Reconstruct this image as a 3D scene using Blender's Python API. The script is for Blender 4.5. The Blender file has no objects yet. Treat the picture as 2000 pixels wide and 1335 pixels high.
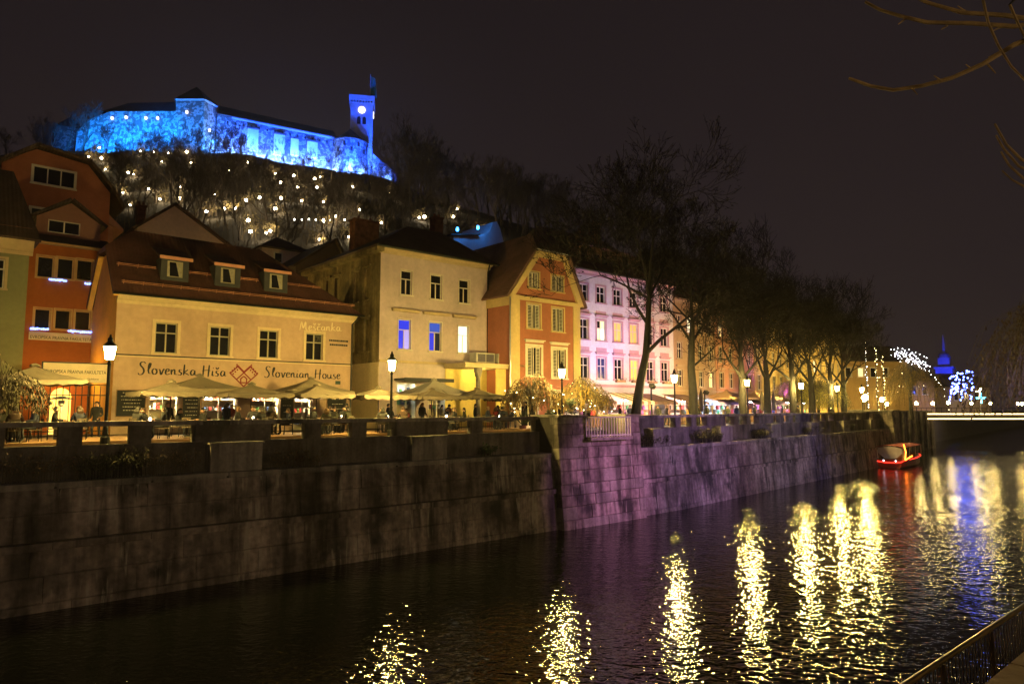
import bpy, bmesh, math, random
from mathutils import Vector, Matrix, Euler
R = math.radians
rng = random.Random(7)
scn = bpy.context.scene
col = scn.collection

# ---------------------------------------------------------------- camera
cam_d = bpy.data.cameras.new('camera'); cam = bpy.data.objects.new('camera', cam_d); col.objects.link(cam)
cam_d.sensor_width = 36.0; cam_d.lens = 24.34; cam_d.clip_start = 0.1; cam_d.clip_end = 3000
cam.location = (0, 0, 1.5)
cam.rotation_euler = (R(90 + 5.41), 0, R(49.4 - 90))
scn.camera = cam
# ---------------------------------------------------------------- world: overcast city night
w = bpy.data.worlds.new('World'); scn.world = w; w.use_nodes = True
nt = w.node_tree; nt.nodes.clear()
wo = nt.nodes.new('ShaderNodeOutputWorld')
sky = nt.nodes.new('ShaderNodeTexSky'); sky.sky_type = 'NISHITA'; sky.sun_disc = False
sky.sun_elevation = R(-9); sky.sun_rotation = R(200)
bg1 = nt.nodes.new('ShaderNodeBackground'); bg1.inputs[1].default_value = 0.05
nt.links.new(sky.outputs[0], bg1.inputs[0])
tc = nt.nodes.new('ShaderNodeTexCoord'); sx = nt.nodes.new('ShaderNodeSeparateXYZ')
nt.links.new(tc.outputs['Generated'], sx.inputs[0])
rp = nt.nodes.new('ShaderNodeValToRGB')
rp.color_ramp.elements[0].position = 0.0; rp.color_ramp.elements[0].color = (0.0245, 0.0168, 0.0180, 1)
rp.color_ramp.elements[1].position = 0.75; rp.color_ramp.elements[1].color = (0.0090, 0.0060, 0.0066, 1)
cn = nt.nodes.new('ShaderNodeTexNoise'); cn.inputs['Scale'].default_value = 1.6; cn.inputs['Detail'].default_value = 4
nt.links.new(tc.outputs['Generated'], cn.inputs['Vector'])
ca = nt.nodes.new('ShaderNodeMath'); ca.operation = 'MULTIPLY_ADD'; ca.inputs[1].default_value = 0.35; ca.inputs[2].default_value = -0.17
nt.links.new(cn.outputs[0], ca.inputs[0])
cb = nt.nodes.new('ShaderNodeMath'); cb.operation = 'ADD'
nt.links.new(sx.outputs[2], cb.inputs[0]); nt.links.new(ca.outputs[0], cb.inputs[1])
nt.links.new(cb.outputs[0], rp.inputs[0])
bg2 = nt.nodes.new('ShaderNodeBackground'); bg2.inputs[1].default_value = 1.0
nt.links.new(rp.outputs[0], bg2.inputs[0])
ad = nt.nodes.new('ShaderNodeAddShader')
nt.links.new(bg1.outputs[0], ad.inputs[0]); nt.links.new(bg2.outputs[0], ad.inputs[1])
nt.links.new(ad.outputs[0], wo.inputs[0])
# ---------------------------------------------------------------- view and sampling
scn.view_settings.view_transform = 'Standard'; scn.view_settings.look = 'None'
scn.view_settings.exposure = 0.0; scn.view_settings.gamma = 1.0
cy = scn.cycles
cy.use_denoising = True; cy.sample_clamp_indirect = 1.1; cy.max_bounces = 5; cy.diffuse_bounces = 2
cy.glossy_bounces = 3; cy.transparent_max_bounces = 8; cy.caustics_reflective = False; cy.caustics_refractive = False
cy.use_light_tree = True

LAMP = (1.0, 0.70, 0.17)          # sodium-warm street light

# ---------------------------------------------------------------- materials
MATS = {}
def M(name, c, rough=0.8, var=0.2, scale=1.2, bump=0.0, bscale=12.0, metal=0.0, streak=0.0, emit=None, es=0.0,
      objcol=False, spec=0.5, stain_shade=0.0, dark=None, salt=0.0, smin=.55, sscale=.55, swid=.11):
    if name in MATS: return MATS[name]
    m = bpy.data.materials.new(name); m.use_nodes = True
    t = m.node_tree; n = t.nodes; b = n['Principled BSDF']; L = t.links
    b.inputs['Roughness'].default_value = rough; b.inputs['Metallic'].default_value = metal
    b.inputs['Specular IOR Level'].default_value = spec
    if emit:
        b.inputs['Emission Color'].default_value = (*emit, 1); b.inputs['Emission Strength'].default_value = es
    g = n.new('ShaderNodeNewGeometry')
    cur = None
    if objcol:
        oi = n.new('ShaderNodeObjectInfo'); cur = oi.outputs['Color']
    else:
        rgb = n.new('ShaderNodeRGB'); rgb.outputs[0].default_value = (*c, 1); cur = rgb.outputs[0]
    def mul(fac_sock, lo, hi):
        nonlocal cur
        mr = n.new('ShaderNodeMapRange'); L.new(fac_sock, mr.inputs[0])
        mr.inputs[1].default_value = 0.3; mr.inputs[2].default_value = 0.7
        mr.inputs[3].default_value = lo; mr.inputs[4].default_value = hi
        mx = n.new('ShaderNodeMix'); mx.data_type = 'RGBA'; mx.blend_type = 'MULTIPLY'; mx.inputs[0].default_value = 1
        L.new(cur, mx.inputs[6]); L.new(mr.outputs[0], mx.inputs[7]); cur = mx.outputs[2]
    def noise(sc, det=5, vs=None):
        t_ = n.new('ShaderNodeTexNoise'); t_.inputs['Scale'].default_value = sc; t_.inputs['Detail'].default_value = det
        if vs:
            mp = n.new('ShaderNodeMapping'); mp.inputs['Scale'].default_value = vs
            L.new(g.outputs['Position'], mp.inputs[0]); L.new(mp.outputs[0], t_.inputs['Vector'])
        else: L.new(g.outputs['Position'], t_.inputs['Vector'])
        return t_
    if var: mul(noise(scale).outputs[0], 1 - var, 1 + var)
    if var: mul(noise(scale * 9, 3).outputs[0], 1 - var * .5, 1 + var * .5)
    if streak: mul(noise(1.0, 6, (2.2, 2.2, 0.16)).outputs[0], 1 - streak, 1 + streak * .45)
    if stain_shade:
        s_ = noise(sscale, 7)
        mr = n.new('ShaderNodeMapRange'); L.new(s_.outputs[0], mr.inputs[0])
        mr.inputs[1].default_value = smin; mr.inputs[2].default_value = smin + swid; mr.inputs[3].default_value = 0; mr.inputs[4].default_value = stain_shade
        mx = n.new('ShaderNodeMix'); mx.data_type = 'RGBA'; L.new(mr.outputs[0], mx.inputs[0]); L.new(cur, mx.inputs[6])
        mx.inputs[7].default_value = (*(dark or (0.02, 0.02, 0.018)), 1); cur = mx.outputs[2]
    if salt:        # pale lime runs leaching down the stone
        s1 = noise(1.0, 5, (6.0, 6.0, .38)); s2 = noise(.5, 3)
        r1 = n.new('ShaderNodeMapRange'); L.new(s1.outputs[0], r1.inputs[0]); r1.inputs[1].default_value = .54; r1.inputs[2].default_value = .66
        r2 = n.new('ShaderNodeMapRange'); L.new(s2.outputs[0], r2.inputs[0]); r2.inputs[1].default_value = .47; r2.inputs[2].default_value = .56
        mm = n.new('ShaderNodeMath'); mm.operation = 'MULTIPLY'; L.new(r1.outputs[0], mm.inputs[0]); L.new(r2.outputs[0], mm.inputs[1])
        m2_ = n.new('ShaderNodeMath'); m2_.operation = 'MULTIPLY'; L.new(mm.outputs[0], m2_.inputs[0]); m2_.inputs[1].default_value = salt
        mx = n.new('ShaderNodeMix'); mx.data_type = 'RGBA'; L.new(m2_.outputs[0], mx.inputs[0]); L.new(cur, mx.inputs[6])
        mx.inputs[7].default_value = (.42, .38, .31, 1); cur = mx.outputs[2]
    L.new(cur, b.inputs['Base Color'])
    if bump:
        bp = n.new('ShaderNodeBump'); bp.inputs['Strength'].default_value = bump; bp.inputs['Distance'].default_value = 0.05
        L.new(noise(bscale, 6).outputs[0], bp.inputs['Height']); L.new(bp.outputs[0], b.inputs['Normal'])
    MATS[name] = m
    return m
def EM(name, c, s):
    if name in MATS: return MATS[name]
    m = bpy.data.materials.new(name); m.use_nodes = True
    b = m.node_tree.nodes['Principled BSDF']; b.inputs['Base Color'].default_value = (*[min(.8, x) for x in c], 1)
    b.inputs['Roughness'].default_value = .4
    b.inputs['Emission Color'].default_value = (*c, 1); b.inputs['Emission Strength'].default_value = s
    MATS[name] = m; return m
def tile_mat(name, c):
    m = M(name, c, .75, .3, .9, stain_shade=.35, dark=(.015, .012, .01))
    t = m.node_tree; n = t.nodes; L = t.links; b = n['Principled BSDF']
    g = n.new('ShaderNodeTexCoord')
    wv = n.new('ShaderNodeTexWave'); wv.wave_type = 'BANDS'; wv.bands_direction = 'Z'; wv.inputs['Scale'].default_value = 1.1
    wv.wave_profile = 'SAW'
    L.new(g.outputs['Object'], wv.inputs['Vector'])
    wx = n.new('ShaderNodeTexWave'); wx.bands_direction = 'X'; wx.inputs['Scale'].default_value = 1.6
    L.new(g.outputs['Object'], wx.inputs['Vector'])
    a = n.new('ShaderNodeMath'); a.operation = 'MULTIPLY_ADD'; a.inputs[1].default_value = .5
    L.new(wx.outputs[0], a.inputs[0]); L.new(wv.outputs[0], a.inputs[2])
    bp = n.new('ShaderNodeBump'); bp.inputs['Strength'].default_value = .8; bp.inputs['Distance'].default_value = .04
    L.new(a.outputs[0], bp.inputs['Height']); L.new(bp.outputs[0], b.inputs['Normal'])
    return m
def glass_mat(name):
    m = bpy.data.materials.new(name); m.use_nodes = True
    n = m.node_tree.nodes; L = m.node_tree.links; n.clear()
    o = n.new('ShaderNodeOutputMaterial'); t = n.new('ShaderNodeBsdfTransparent'); t.inputs[0].default_value = (.9, .92, .9, 1)
    gl = n.new('ShaderNodeBsdfGlossy'); gl.inputs['Roughness'].default_value = .03
    f = n.new('ShaderNodeFresnel'); f.inputs[0].default_value = 1.5
    mx = n.new('ShaderNodeMixShader'); L.new(f.outputs[0], mx.inputs[0]); L.new(t.outputs[0], mx.inputs[1]); L.new(gl.outputs[0], mx.inputs[2])
    L.new(mx.outputs[0], o.inputs[0]); MATS[name] = m; return m

iron = M('iron', (.012, .013, .013), .45, .2, 6, metal=.3)
glass = glass_mat('clear_glass')
darkpane = M('dark_pane', (.012, .012, .014), .06, .3, .8, spec=.6)
stone = M('quay_stone', (.24, .195, .165), .85, .6, .5, bump=.6, bscale=7, streak=.85, stain_shade=.92, salt=.7)
stone_lt = M('coping_stone', (.27, .24, .20), .85, .3, .9, bump=.4, bscale=9, streak=.6, stain_shade=.8, salt=.4)
mortar = M('mortar', (.045, .04, .033), .95, .3, 2, bump=.3)
white_trim = M('white_trim', (.72, .66, .55), .7, .08, 2)
bark = M('bark', (.014, .012, .010), .9, .35, 3, bump=.8, bscale=14)
bark_pale = M('bark_pale', (.10, .085, .06), .9, .3, 3, bump=.6)

# ---------------------------------------------------------------- mesh builder
class MB:
    def __init__(s): s.v = []; s.f = []; s.m = []
    def face(s, pts, mi=0):
        i = len(s.v); s.v += [tuple(p) for p in pts]; s.f.append(tuple(range(i, i + len(pts)))); s.m.append(mi)
    def box(s, x0, x1, y0, y1, z0, z1, mi=0):
        i = len(s.v)
        s.v += [(x0, y0, z0), (x1, y0, z0), (x1, y1, z0), (x0, y1, z0), (x0, y0, z1), (x1, y0, z1), (x1, y1, z1), (x0, y1, z1)]
        for q in ((3, 2, 1, 0), (4, 5, 6, 7), (0, 1, 5, 4), (1, 2, 6, 5), (2, 3, 7, 6), (3, 0, 4, 7)):
            s.f.append(tuple(i + k for k in q)); s.m.append(mi)
        return s
    def prism(s, poly, y0, y1, mi=0):      # polygon in x-z (counter-clockwise seen from -y), extruded in y
        n = len(poly)
        s.face([(x, y0, z) for x, z in poly], mi); s.face([(x, y1, z) for x, z in reversed(poly)], mi)
        for k in range(n):
            a, b = poly[k], poly[(k + 1) % n]
            s.face([(a[0], y1, a[1]), (b[0], y1, b[1]), (b[0], y0, b[1]), (a[0], y0, a[1])], mi)
        return s
    def slab(s, pts, t, mi=0):             # planar polygon given thickness along its normal (downwards)
        P = [Vector(p) for p in pts]; nrm = (P[1] - P[0]).cross(P[2] - P[0]).normalized()
        Q = [p - nrm * t for p in P]; n = len(P)
        s.face(P, mi); s.face(Q[::-1], mi)
        for k in range(n): s.face([P[k], Q[k], Q[(k + 1) % n], P[(k + 1) % n]], mi)
        return s
    def tube(s, pts, rad, n=6, mi=0, cap=True):
        P = [Vector(p) for p in pts]
        if not isinstance(rad, (list, tuple)): rad = [rad] * len(P)
        base = len(s.v); up = None
        for k, p in enumerate(P):
            d = (P[min(k + 1, len(P) - 1)] - P[max(k - 1, 0)])
            d = d.normalized() if d.length > 1e-9 else Vector((0, 0, 1))
            if up is None:
                up = Vector((0, 0, 1)) if abs(d.z) < .9 else Vector((1, 0, 0))
            a = d.cross(up)
            a = a.normalized() if a.length > 1e-6 else d.orthogonal().normalized()
            b = a.cross(d).normalized(); up = b
            for j in range(n):
                t = 2 * math.pi * j / n
                s.v.append(tuple(p + (a * math.cos(t) + b * math.sin(t)) * rad[k]))
        for k in range(len(P) - 1):
            for j in range(n):
                j2 = (j + 1) % n
                s.f.append((base + k * n + j, base + k * n + j2, base + (k + 1) * n + j2, base + (k + 1) * n + j)); s.m.append(mi)
        if cap and n > 3:
            s.f.append(tuple(base + j for j in range(n))[::-1]); s.m.append(mi)
            s.f.append(tuple(base + (len(P) - 1) * n + j for j in range(n))); s.m.append(mi)
        return s
    def lathe(s, prof, n=12, c=(0, 0), mi=0, rot=0.0):
        base = len(s.v)
        for r, z in prof:
            for j in range(n):
                t = 2 * math.pi * (j + rot) / n
                s.v.append((c[0] + r * math.cos(t), c[1] + r * math.sin(t), z))
        for k in range(len(prof) - 1):
            for j in range(n):
                j2 = (j + 1) % n
                s.f.append((base + k * n + j, base + k * n + j2, base + (k + 1) * n + j2, base + (k + 1) * n + j)); s.m.append(mi)
        s.f.append(tuple(base + j for j in range(n))[::-1]); s.m.append(mi)
        s.f.append(tuple(base + (len(prof) - 1) * n + j for j in range(n))); s.m.append(mi)
        return s
    def mesh(s, name, mats):
        me = bpy.data.meshes.new(name); me.from_pydata(s.v, [], s.f)
        if not isinstance(mats, (list, tuple)): mats = [mats]
        for m in mats: me.materials.append(m)
        if len(mats) > 1: me.polygons.foreach_set('material_index', s.m)
        me.update(); return me
def tag(o, label=None, cat=None, group=None, kind=None):
    if label: o['label'] = label
    if cat: o['category'] = cat
    if group: o['group'] = group
    if kind: o['kind'] = kind
    return o
def put(name, me, parent=None, loc=(0, 0, 0), rz=0.0, **k):
    o = bpy.data.objects.new(name, me); col.objects.link(o); o.parent = parent
    o.location = loc; o.rotation_euler = (0, 0, rz)
    return tag(o, **k)
def add(name, mb, mats, parent=None, loc=(0, 0, 0), rz=0.0, smooth=False, **k):
    me = mb.mesh(name, mats)
    if smooth: me.polygons.foreach_set('use_smooth', [True] * len(me.polygons))
    return put(name, me, parent, loc, rz, **k)
def thing(name, label, cat, loc=(0, 0, 0), rz=0.0, group=None, kind=None):
    return put(name, None, None, loc, rz, label=label, cat=cat, group=group, kind=kind)
KIDS = {}
def kids(o):
    return [c for c in col.objects if c.parent == o]
def copy_tree(o, parent=None, cache={}):
    c = o.copy(); col.objects.link(c); c.parent = parent
    if o.name not in cache: cache[o.name] = list(o.children)
    for ch in cache[o.name]: copy_tree(ch, c)
    return c
def lamp(kind, name, parent, loc, color, power, size=.1, rot=None, spot=None, blend=.5):
    d = bpy.data.lights.new(name, kind); d.color = color; d.energy = power; d.shadow_soft_size = size
    if kind == 'SPOT': d.spot_size = spot; d.spot_blend = blend
    o = bpy.data.objects.new(name, d); col.objects.link(o); o.parent = parent; o.location = loc
    if rot is not None: o.rotation_euler = rot
    return o
def aim(frm, to):
    return (Vector(to) - Vector(frm)).to_track_quat('-Z', 'Y').to_euler()

# quay centre line (the river bends a little away beyond x = 36 m)
def qy(x):
    t = max(0.0, min(1.0, (x - 33) / 8.0)); 
    base = 27.3
    if x <= 33: return base
    if x <= 41:
        u = (x - 33) / 8.0
        return base + .115 * 8 * (u ** 3 - u ** 4 / 2)
    return base + .115 * 4 + .115 * (x - 41)
def qa(x): return math.atan((qy(x + .5) - qy(x - .5)))
def Q(x, off, z=0.0):      # point at distance off behind the water line
    a = qa(x); return (x - math.sin(a) * off, qy(x) + math.cos(a) * off, z)

# ================================================================ SETTING
WZ = -5.05
# --- water
m = bpy.data.materials.new('river_water'); m.use_nodes = True; MATS['water'] = m
n = m.node_tree.nodes; L = m.node_tree.links; b = n['Principled BSDF']
b.inputs['Base Color'].default_value = (.006, .007, .006, 1); b.inputs['Roughness'].default_value = .045
b.inputs['IOR'].default_value = 1.33; b.inputs['Specular IOR Level'].default_value = .5
g = n.new('ShaderNodeNewGeometry')
# ripples driven by a breeze down the reach: crests run across it, longer than they are wide
du = n.new('ShaderNodeVectorMath'); du.operation = 'DOT_PRODUCT'; L.new(g.outputs['Position'], du.inputs[0]); du.inputs[1].default_value = (.70, .71, 0)
dv = n.new('ShaderNodeVectorMath'); dv.operation = 'DOT_PRODUCT'; L.new(g.outputs['Position'], dv.inputs[0]); dv.inputs[1].default_value = (.45, -.445, 0)
mp = n.new('ShaderNodeCombineXYZ'); L.new(du.outputs['Value'], mp.inputs[0]); L.new(dv.outputs['Value'], mp.inputs[1])
n1 = n.new('ShaderNodeTexNoise'); n1.inputs['Scale'].default_value = 5.2; n1.inputs['Detail'].default_value = 2.5
n1.inputs['Roughness'].default_value = .45; n1.inputs['Distortion'].default_value = .4
n2 = n.new('ShaderNodeTexNoise'); n2.inputs['Scale'].default_value = .55; n2.inputs['Detail'].default_value = 2
n3 = n.new('ShaderNodeTexNoise'); n3.inputs['Scale'].default_value = .09; n3.inputs['Detail'].default_value = 2
for q in (n1, n2, n3): L.new(mp.outputs[0], q.inputs['Vector'])
am = n.new('ShaderNodeMapRange'); L.new(n3.outputs[0], am.inputs[0]); am.inputs[1].default_value = .35; am.inputs[2].default_value = .65
am.inputs[3].default_value = .55; am.inputs[4].default_value = 1.2
m1 = n.new('ShaderNodeMath'); m1.operation = 'MULTIPLY'; L.new(n1.outputs[0], m1.inputs[0]); L.new(am.outputs[0], m1.inputs[1])
m2 = n.new('ShaderNodeMath'); m2.operation = 'MULTIPLY_ADD'; L.new(n2.outputs[0], m2.inputs[0]); m2.inputs[1].default_value = .6
n4 = n.new('ShaderNodeTexNoise'); n4.inputs['Scale'].default_value = 1.6; n4.inputs['Detail'].default_value = 2; L.new(mp.outputs[0], n4.inputs['Vector'])
m4 = n.new('ShaderNodeMath'); m4.operation = 'MULTIPLY_ADD'; L.new(n4.outputs[0], m4.inputs[0]); m4.inputs[1].default_value = .9; L.new(m1.outputs[0], m4.inputs[2])
L.new(m4.outputs[0], m2.inputs[2])
bp = n.new('ShaderNodeBump'); bp.inputs['Strength'].default_value = 1.0; bp.inputs['Distance'].default_value = .032
L.new(m2.outputs[0], bp.inputs['Height']); L.new(bp.outputs[0], b.inputs['Normal'])
mb = MB(); mb.face([(-60, -20, WZ), (700, -20, WZ), (700, 300, WZ), (-60, 300, WZ)])
add('river_water', mb, m, kind='structure', label='dark rippled river reflecting the street lamps')

# --- promenade paving behind the quay wall, following the bend
pave = M('paving', (.10, .09, .075), .75, .3, 1.5, bump=.3, bscale=6)
mb = MB(); xs = [-40 + i * 4 for i in range(33)]
for a, c in zip(xs, xs[1:]):
    mb.face([Q(a, 1.75, 0), Q(c, 1.75, 0), (c, 75, 0), (a, 75, 0)])
    mb.face([Q(a, 1.75, -8), Q(c, 1.75, -8), Q(c, 1.75, 0), Q(a, 1.75, 0)])
add('promenade', mb, pave, kind='structure', label='paved riverside promenade')
# flags let into the promenade are laid as slabs near the lamps
# --- town ground and castle hill
fw = (math.cos(R(49.4)), math.sin(R(49.4))); rt = (math.sin(R(49.4)), -math.cos(R(49.4)))
TAB = [(-260, 70), (-178, 81), (-138, 82.2), (-92, 81.0), (-70, 78.0), (-56, 75.2), (-44, 74.0), (-36, 70), (-24, 66), (6, 58), (32, 49), (65, 36), (110, 14), (160, 2), (400, 0)]
def crest(l):
    if l <= TAB[0][0]: return TAB[0][1]
    for (a, b_), (c, d) in zip(TAB, TAB[1:]):
        if l <= c: return b_ + (d - b_) * (l - a) / (c - a)
    return 0.0
def hz(x, y):
    D = x * fw[0] + y * fw[1]; l = x * rt[0] + y * rt[1]
    if D < 220: l = l * 220 / max(D, 120)
    t = min(1, max(0, (D - 72) / 140.0))
    return crest(l) * t * (1.2 - .2 * t)
hillm = M('hill_soil', (.028, .023, .017), .95, .5, .12, bump=.8, bscale=1.2, stain_shade=.5, dark=(.03, .028, .018))
mb = MB(); nD, nL = 46, 76
for i in range(nD + 1):
    D = 66 + i * 5.2
    for j in range(nL + 1):
        l = -300 + j * 6.2
        x = D * fw[0] + l * rt[0]; y = D * fw[1] + l * rt[1]
        z = hz(x, y)
        if 0 < i: z += .9 * math.sin(x * .21 + 1.3 * math.sin(y * .17)) * math.sin(y * .19 + x * .07) * min(1, z / 10)
        mb.v.append((x, y, z - .02 - (.5 if z < .2 else 0)))
for i in range(nD):
    for j in range(nL):
        a = i * (nL + 1) + j
        if mb.v[a][1] < 76 or max(mb.v[q][2] for q in (a, a + 1, a + nL + 1, a + nL + 2)) < .6: continue
        mb.f.append((a, a + 1, a + nL + 2, a + nL + 1)); mb.m.append(0)
mb.v = [(v[0], v[1], v[2] if v[2] > .3 else -.3) for v in mb.v]
add('castle_hill', mb, hillm, kind='structure', label='dark wooded castle hill', smooth=True)
mb = MB(); mb.face([(92, 40, .0), (420, 90, .0), (420, 300, .0), (92, 300, .0)]); mb.face([(92, 40, -8), (420, 90, -8), (420, 90, 0), (92, 40, 0)])
mb.face([(120, 75.01, -.01), (120, 300, -.01), (-200, 300, -.01), (-200, 75.01, -.01)])
add('town_ground', mb, pave, kind='structure', label='street level of the old town')

# ================================================================ QUAY WALL
quay = thing('quay_wall', 'long battered stone embankment wall with pierced parapet above the river', 'wall', (0, 0, 0))
def block_mesh(seed):      # unit stone, chamfered face towards -y
    r = random.Random(seed); mb = MB(); c = .035
    def p(x, z, y): return (x, y + r.uniform(-.012, .012), z)
    o = [p(-.5, -.5, -.47), p(.5, -.5, -.47), p(.5, .5, -.47), p(-.5, .5, -.47)]
    i_ = [p(-.5 + c, -.5 + c * 1.5, -.5), p(.5 - c, -.5 + c * 1.5, -.5), p(.5 - c, .5 - c * 1.5, -.5), p(-.5 + c, .5 - c * 1.5, -.5)]
    ctr = p(r.uniform(-.2, .2), r.uniform(-.1, .1), -.515)
    for k in range(4):
        mb.face([o[k], o[(k + 1) % 4], i_[(k + 1) % 4], i_[k]]); mb.face([i_[k], i_[(k + 1) % 4], ctr])
        bk = [(q[0], .5, q[2]) for q in (o[k], o[(k + 1) % 4])]
        mb.face([o[(k + 1) % 4], o[k], bk[0], bk[1]])
    mb.face([(q[0], .5, q[2]) for q in reversed(o)])
    return mb.mesh('stone_block', stone)
BLK = [block_mesh(i) for i in range(5)]
COP = [block_mesh(20 + i) for i in range(3)]
for c in COP: c.materials[0] = stone_lt
BAT = .10
def stone_at(name, parent, x, yo, z, lx, ly, lz, meshes, tilt=0.0):
    o = put(name, rng.choice(meshes), parent, Q(x, yo, z))
    o.rotation_euler = (-tilt, 0, qa(x)); o.scale = (lx, ly, lz)
    return o
BX0, BX1 = 26.7, 33.7       # bastion
def runs(step_near, step_far):
    x = -4.0
    while x < 88:
        st = (step_near if x < 50 else step_far) * rng.uniform(.8, 1.2)
        x2 = min(x + st, 88)
        if x < BX0 < x2: x2 = BX0
        if not (x >= BX0 - .01 and x < BX1): yield x, x2
        x = x2
        if abs(x - BX0) < 1e-6: x = BX1
tl = math.atan(BAT)
for (z0, z1) in ((-5.75, -4.82), (-4.82, -3.97), (-3.97, -3.14), (-2.88, -2.02), (-2.02, -1.2)):
    zc = (z0 + z1) / 2
    for a, c in runs(2.3, 3.4):
        stone_at('stone_block', quay, (a + c) / 2, (zc + 5.05) * BAT + .25 + rng.uniform(-.008, .008), zc, c - a - .012, .5, (z1 - z0 - .011), BLK, tl)
for a, c in runs(2.6, 3.6):
    stone_at('string_course', quay, (a + c) / 2, .21 + .15, -3.01, c - a - .015, .58, .25, BLK)
    stone_at('ledge_coping', quay, (a + c) / 2, .40 + .72, -1.09, c - a - .012, 1.5, .22, COP)
# core of the wall behind the facing, follows the bend
mb = MB(); xs = [-4 + i * 2.0 for i in range(47)]
for a, c in zip(xs, xs[1:]):
    for (o0, z0, o1, z1) in ((.06, -7, .40, -1.12), (1.5, -1.2, 1.5, .12)):
        mb.face([Q(a, o0, z0), Q(c, o0, z0), Q(c, o1, z1), Q(a, o1, z1)])
    mb.face([Q(a, 1.5, .12), Q(c, 1.5, .12), Q(c, 2.1, .12), Q(a, 2.1, .12)])
add('wall_core', mb, [mortar], quay)
upst = M('upper_wall_stone', (.15, .13, .105), .9, .35, .9, bump=.4, bscale=8, streak=.5, stain_shade=.6)
# upper wall facing above the ledge, pedestals, parapet modules of three openings
def seg_box(name, parent, x0, x1, o0, o1, z0, z1, mat):
    xc = (x0 + x1) / 2; hx = (x1 - x0) / 2
    mb = MB(); mb.box(-hx, hx, o0, o1, z0, z1)
    p = Q(xc, 0, 0)
    return add(name, mb, mat, parent, (p[0], p[1], 0), qa(xc))
x = -.7 - 9.1
modules = []
while x < 86:
    modules.append(x); x += 9.1
for mx in modules:
    solid0, solid1 = mx, mx + 2.8
    if 26 < mx < 27.5: pass
    ops = [(mx + 3.05 + k * 2.25, mx + 3.05 + k * 2.25 + 1.5) for k in range(3)]
    end = mx + 9.1
    skip = lambda a, c: not (c <= BX0 or a >= BX1)
    # solid pier with pedestal below
    if not skip(solid0, solid1):
        seg_box('parapet_pier', quay, solid0 + .01, solid1 - .01, 1.62, 2.12, .16, .82, upst)
        seg_box('pedestal', quay, solid0 + .35, solid1 - .45, .75, 1.495, -.98, .08, stone_lt)
        seg_box('pedestal_cap', quay, solid0 + .28, solid1 - .38, .70, 1.55, .083, .15, stone_lt)
    prev = solid1
    for k, (a, c) in enumerate(ops):
        if skip(prev, c + .3): prev = c; continue
        seg_box('parapet_post', quay, prev + .01, a - .01, 1.66, 2.08, .16, .82, upst)
        mbb = MB(); mbb.tube([(-(c - a) / 2, 1.86, .5), ((c - a) / 2, 1.86, .5)], .018, 5)
        p = Q((a + c) / 2, 0, 0); add('guard_bar', mbb, iron, quay, (p[0], p[1], 0), qa((a + c) / 2))
        prev = c
    if not skip(prev, end): seg_box('parapet_post', quay, prev + .01, end - .01, 1.66, 2.08, .16, .82, upst)
    for a, c in ((mx, mx + 4.55), (mx + 4.55, mx + 9.1)):
        a2, c2 = a, c
        if a < BX0 < c: c2 = BX0
        if a < BX1 < c: a2 = BX1
        if a2 >= BX0 - .01 and c2 <= BX1 + .01: continue
        seg_box('parapet_coping', quay, a2 + .006, c2 - .006, 1.56, 2.16, .823, 1.0, stone_lt)
        seg_box('upper_wall_panel', quay, a2 + .008, c2 - .008, 1.47, 2.13, -.975, .158, upst)

# --- bastion with a small balcony
bas = thing('quay_bastion', 'projecting stone bastion with a small railed balcony on the embankment', 'bastion', (0, 0, 0))
zr = -5.8
while zr < .85:
    h = rng.uniform(.56, .72)
    if zr + h > .8: h = .97 - zr
    zc = zr + h / 2; yo = -.45 + (zc + 5.05) * .085
    x = BX0
    while x < BX1 - .05:
        x2 = min(BX1, x + rng.uniform(.9, 1.6))
        if BX1 - x2 < .5: x2 = BX1
        if zc > -.35 and x2 > 28.9 and x < 32.3:
            if x < 28.9: x2 = 28.9
            elif x < 32.3: x = 32.3; x2 = max(x2, BX1); continue
        o = stone_at('stone_block', bas, (x + x2) / 2, yo + .3 + rng.uniform(-.02, .02), zc, x2 - x - .02, .6, h - .018, BLK + COP, math.atan(.085))
        x = x2
    zr += h
mb = MB(); mb.prism([(BX0 + .02, -7), (BX1 - .02, -7), (BX1 - .02, .97), (32.35, .97), (32.35, -.36), (28.85, -.36), (28.85, .97), (BX0 + .02, .97)], 27.52, 29.2)
add('bastion_core', mb, mortar, bas)
mb = MB(); mb.box(BX0 - .03, 28.9, 27.2, 29.5, .975, 1.10); add('bastion_coping', mb, stone_lt, bas)
mb = MB(); mb.box(32.3, BX1 + .03, 27.2, 29.5, .975, 1.10); add('bastion_coping', mb, stone_lt, bas)
mb = MB(); mb.box(28.75, 32.4, 26.75, 29.3, -.345, -.17)
add('balcony_slab', mb, stone_lt, bas)
railw = M('white_metal', (.62, .58, .54), .5, .1, 4)
mb = MB(); mb.box(28.85, 32.3, 26.80, 26.87, .93, .99); mb.box(28.85, 32.3, 26.81, 26.86, -.10, -.05)
mb.box(28.85, 28.91, 26.875, 27.5, .93, .99); mb.box(32.24, 32.3, 26.875, 27.5, .93, .99)
add('balcony_rail', mb, railw, bas)
bm_ = MB().box(-.026, .026, -.026, .026, -.16, .928).mesh('baluster', railw)
for k in range(15): put('baluster', bm_, bas, (28.88 + k * .2416, 26.835, 0))
for k in range(3): put('baluster', bm_, bas, (28.88, 27.04 + k * .2, 0))
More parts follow.
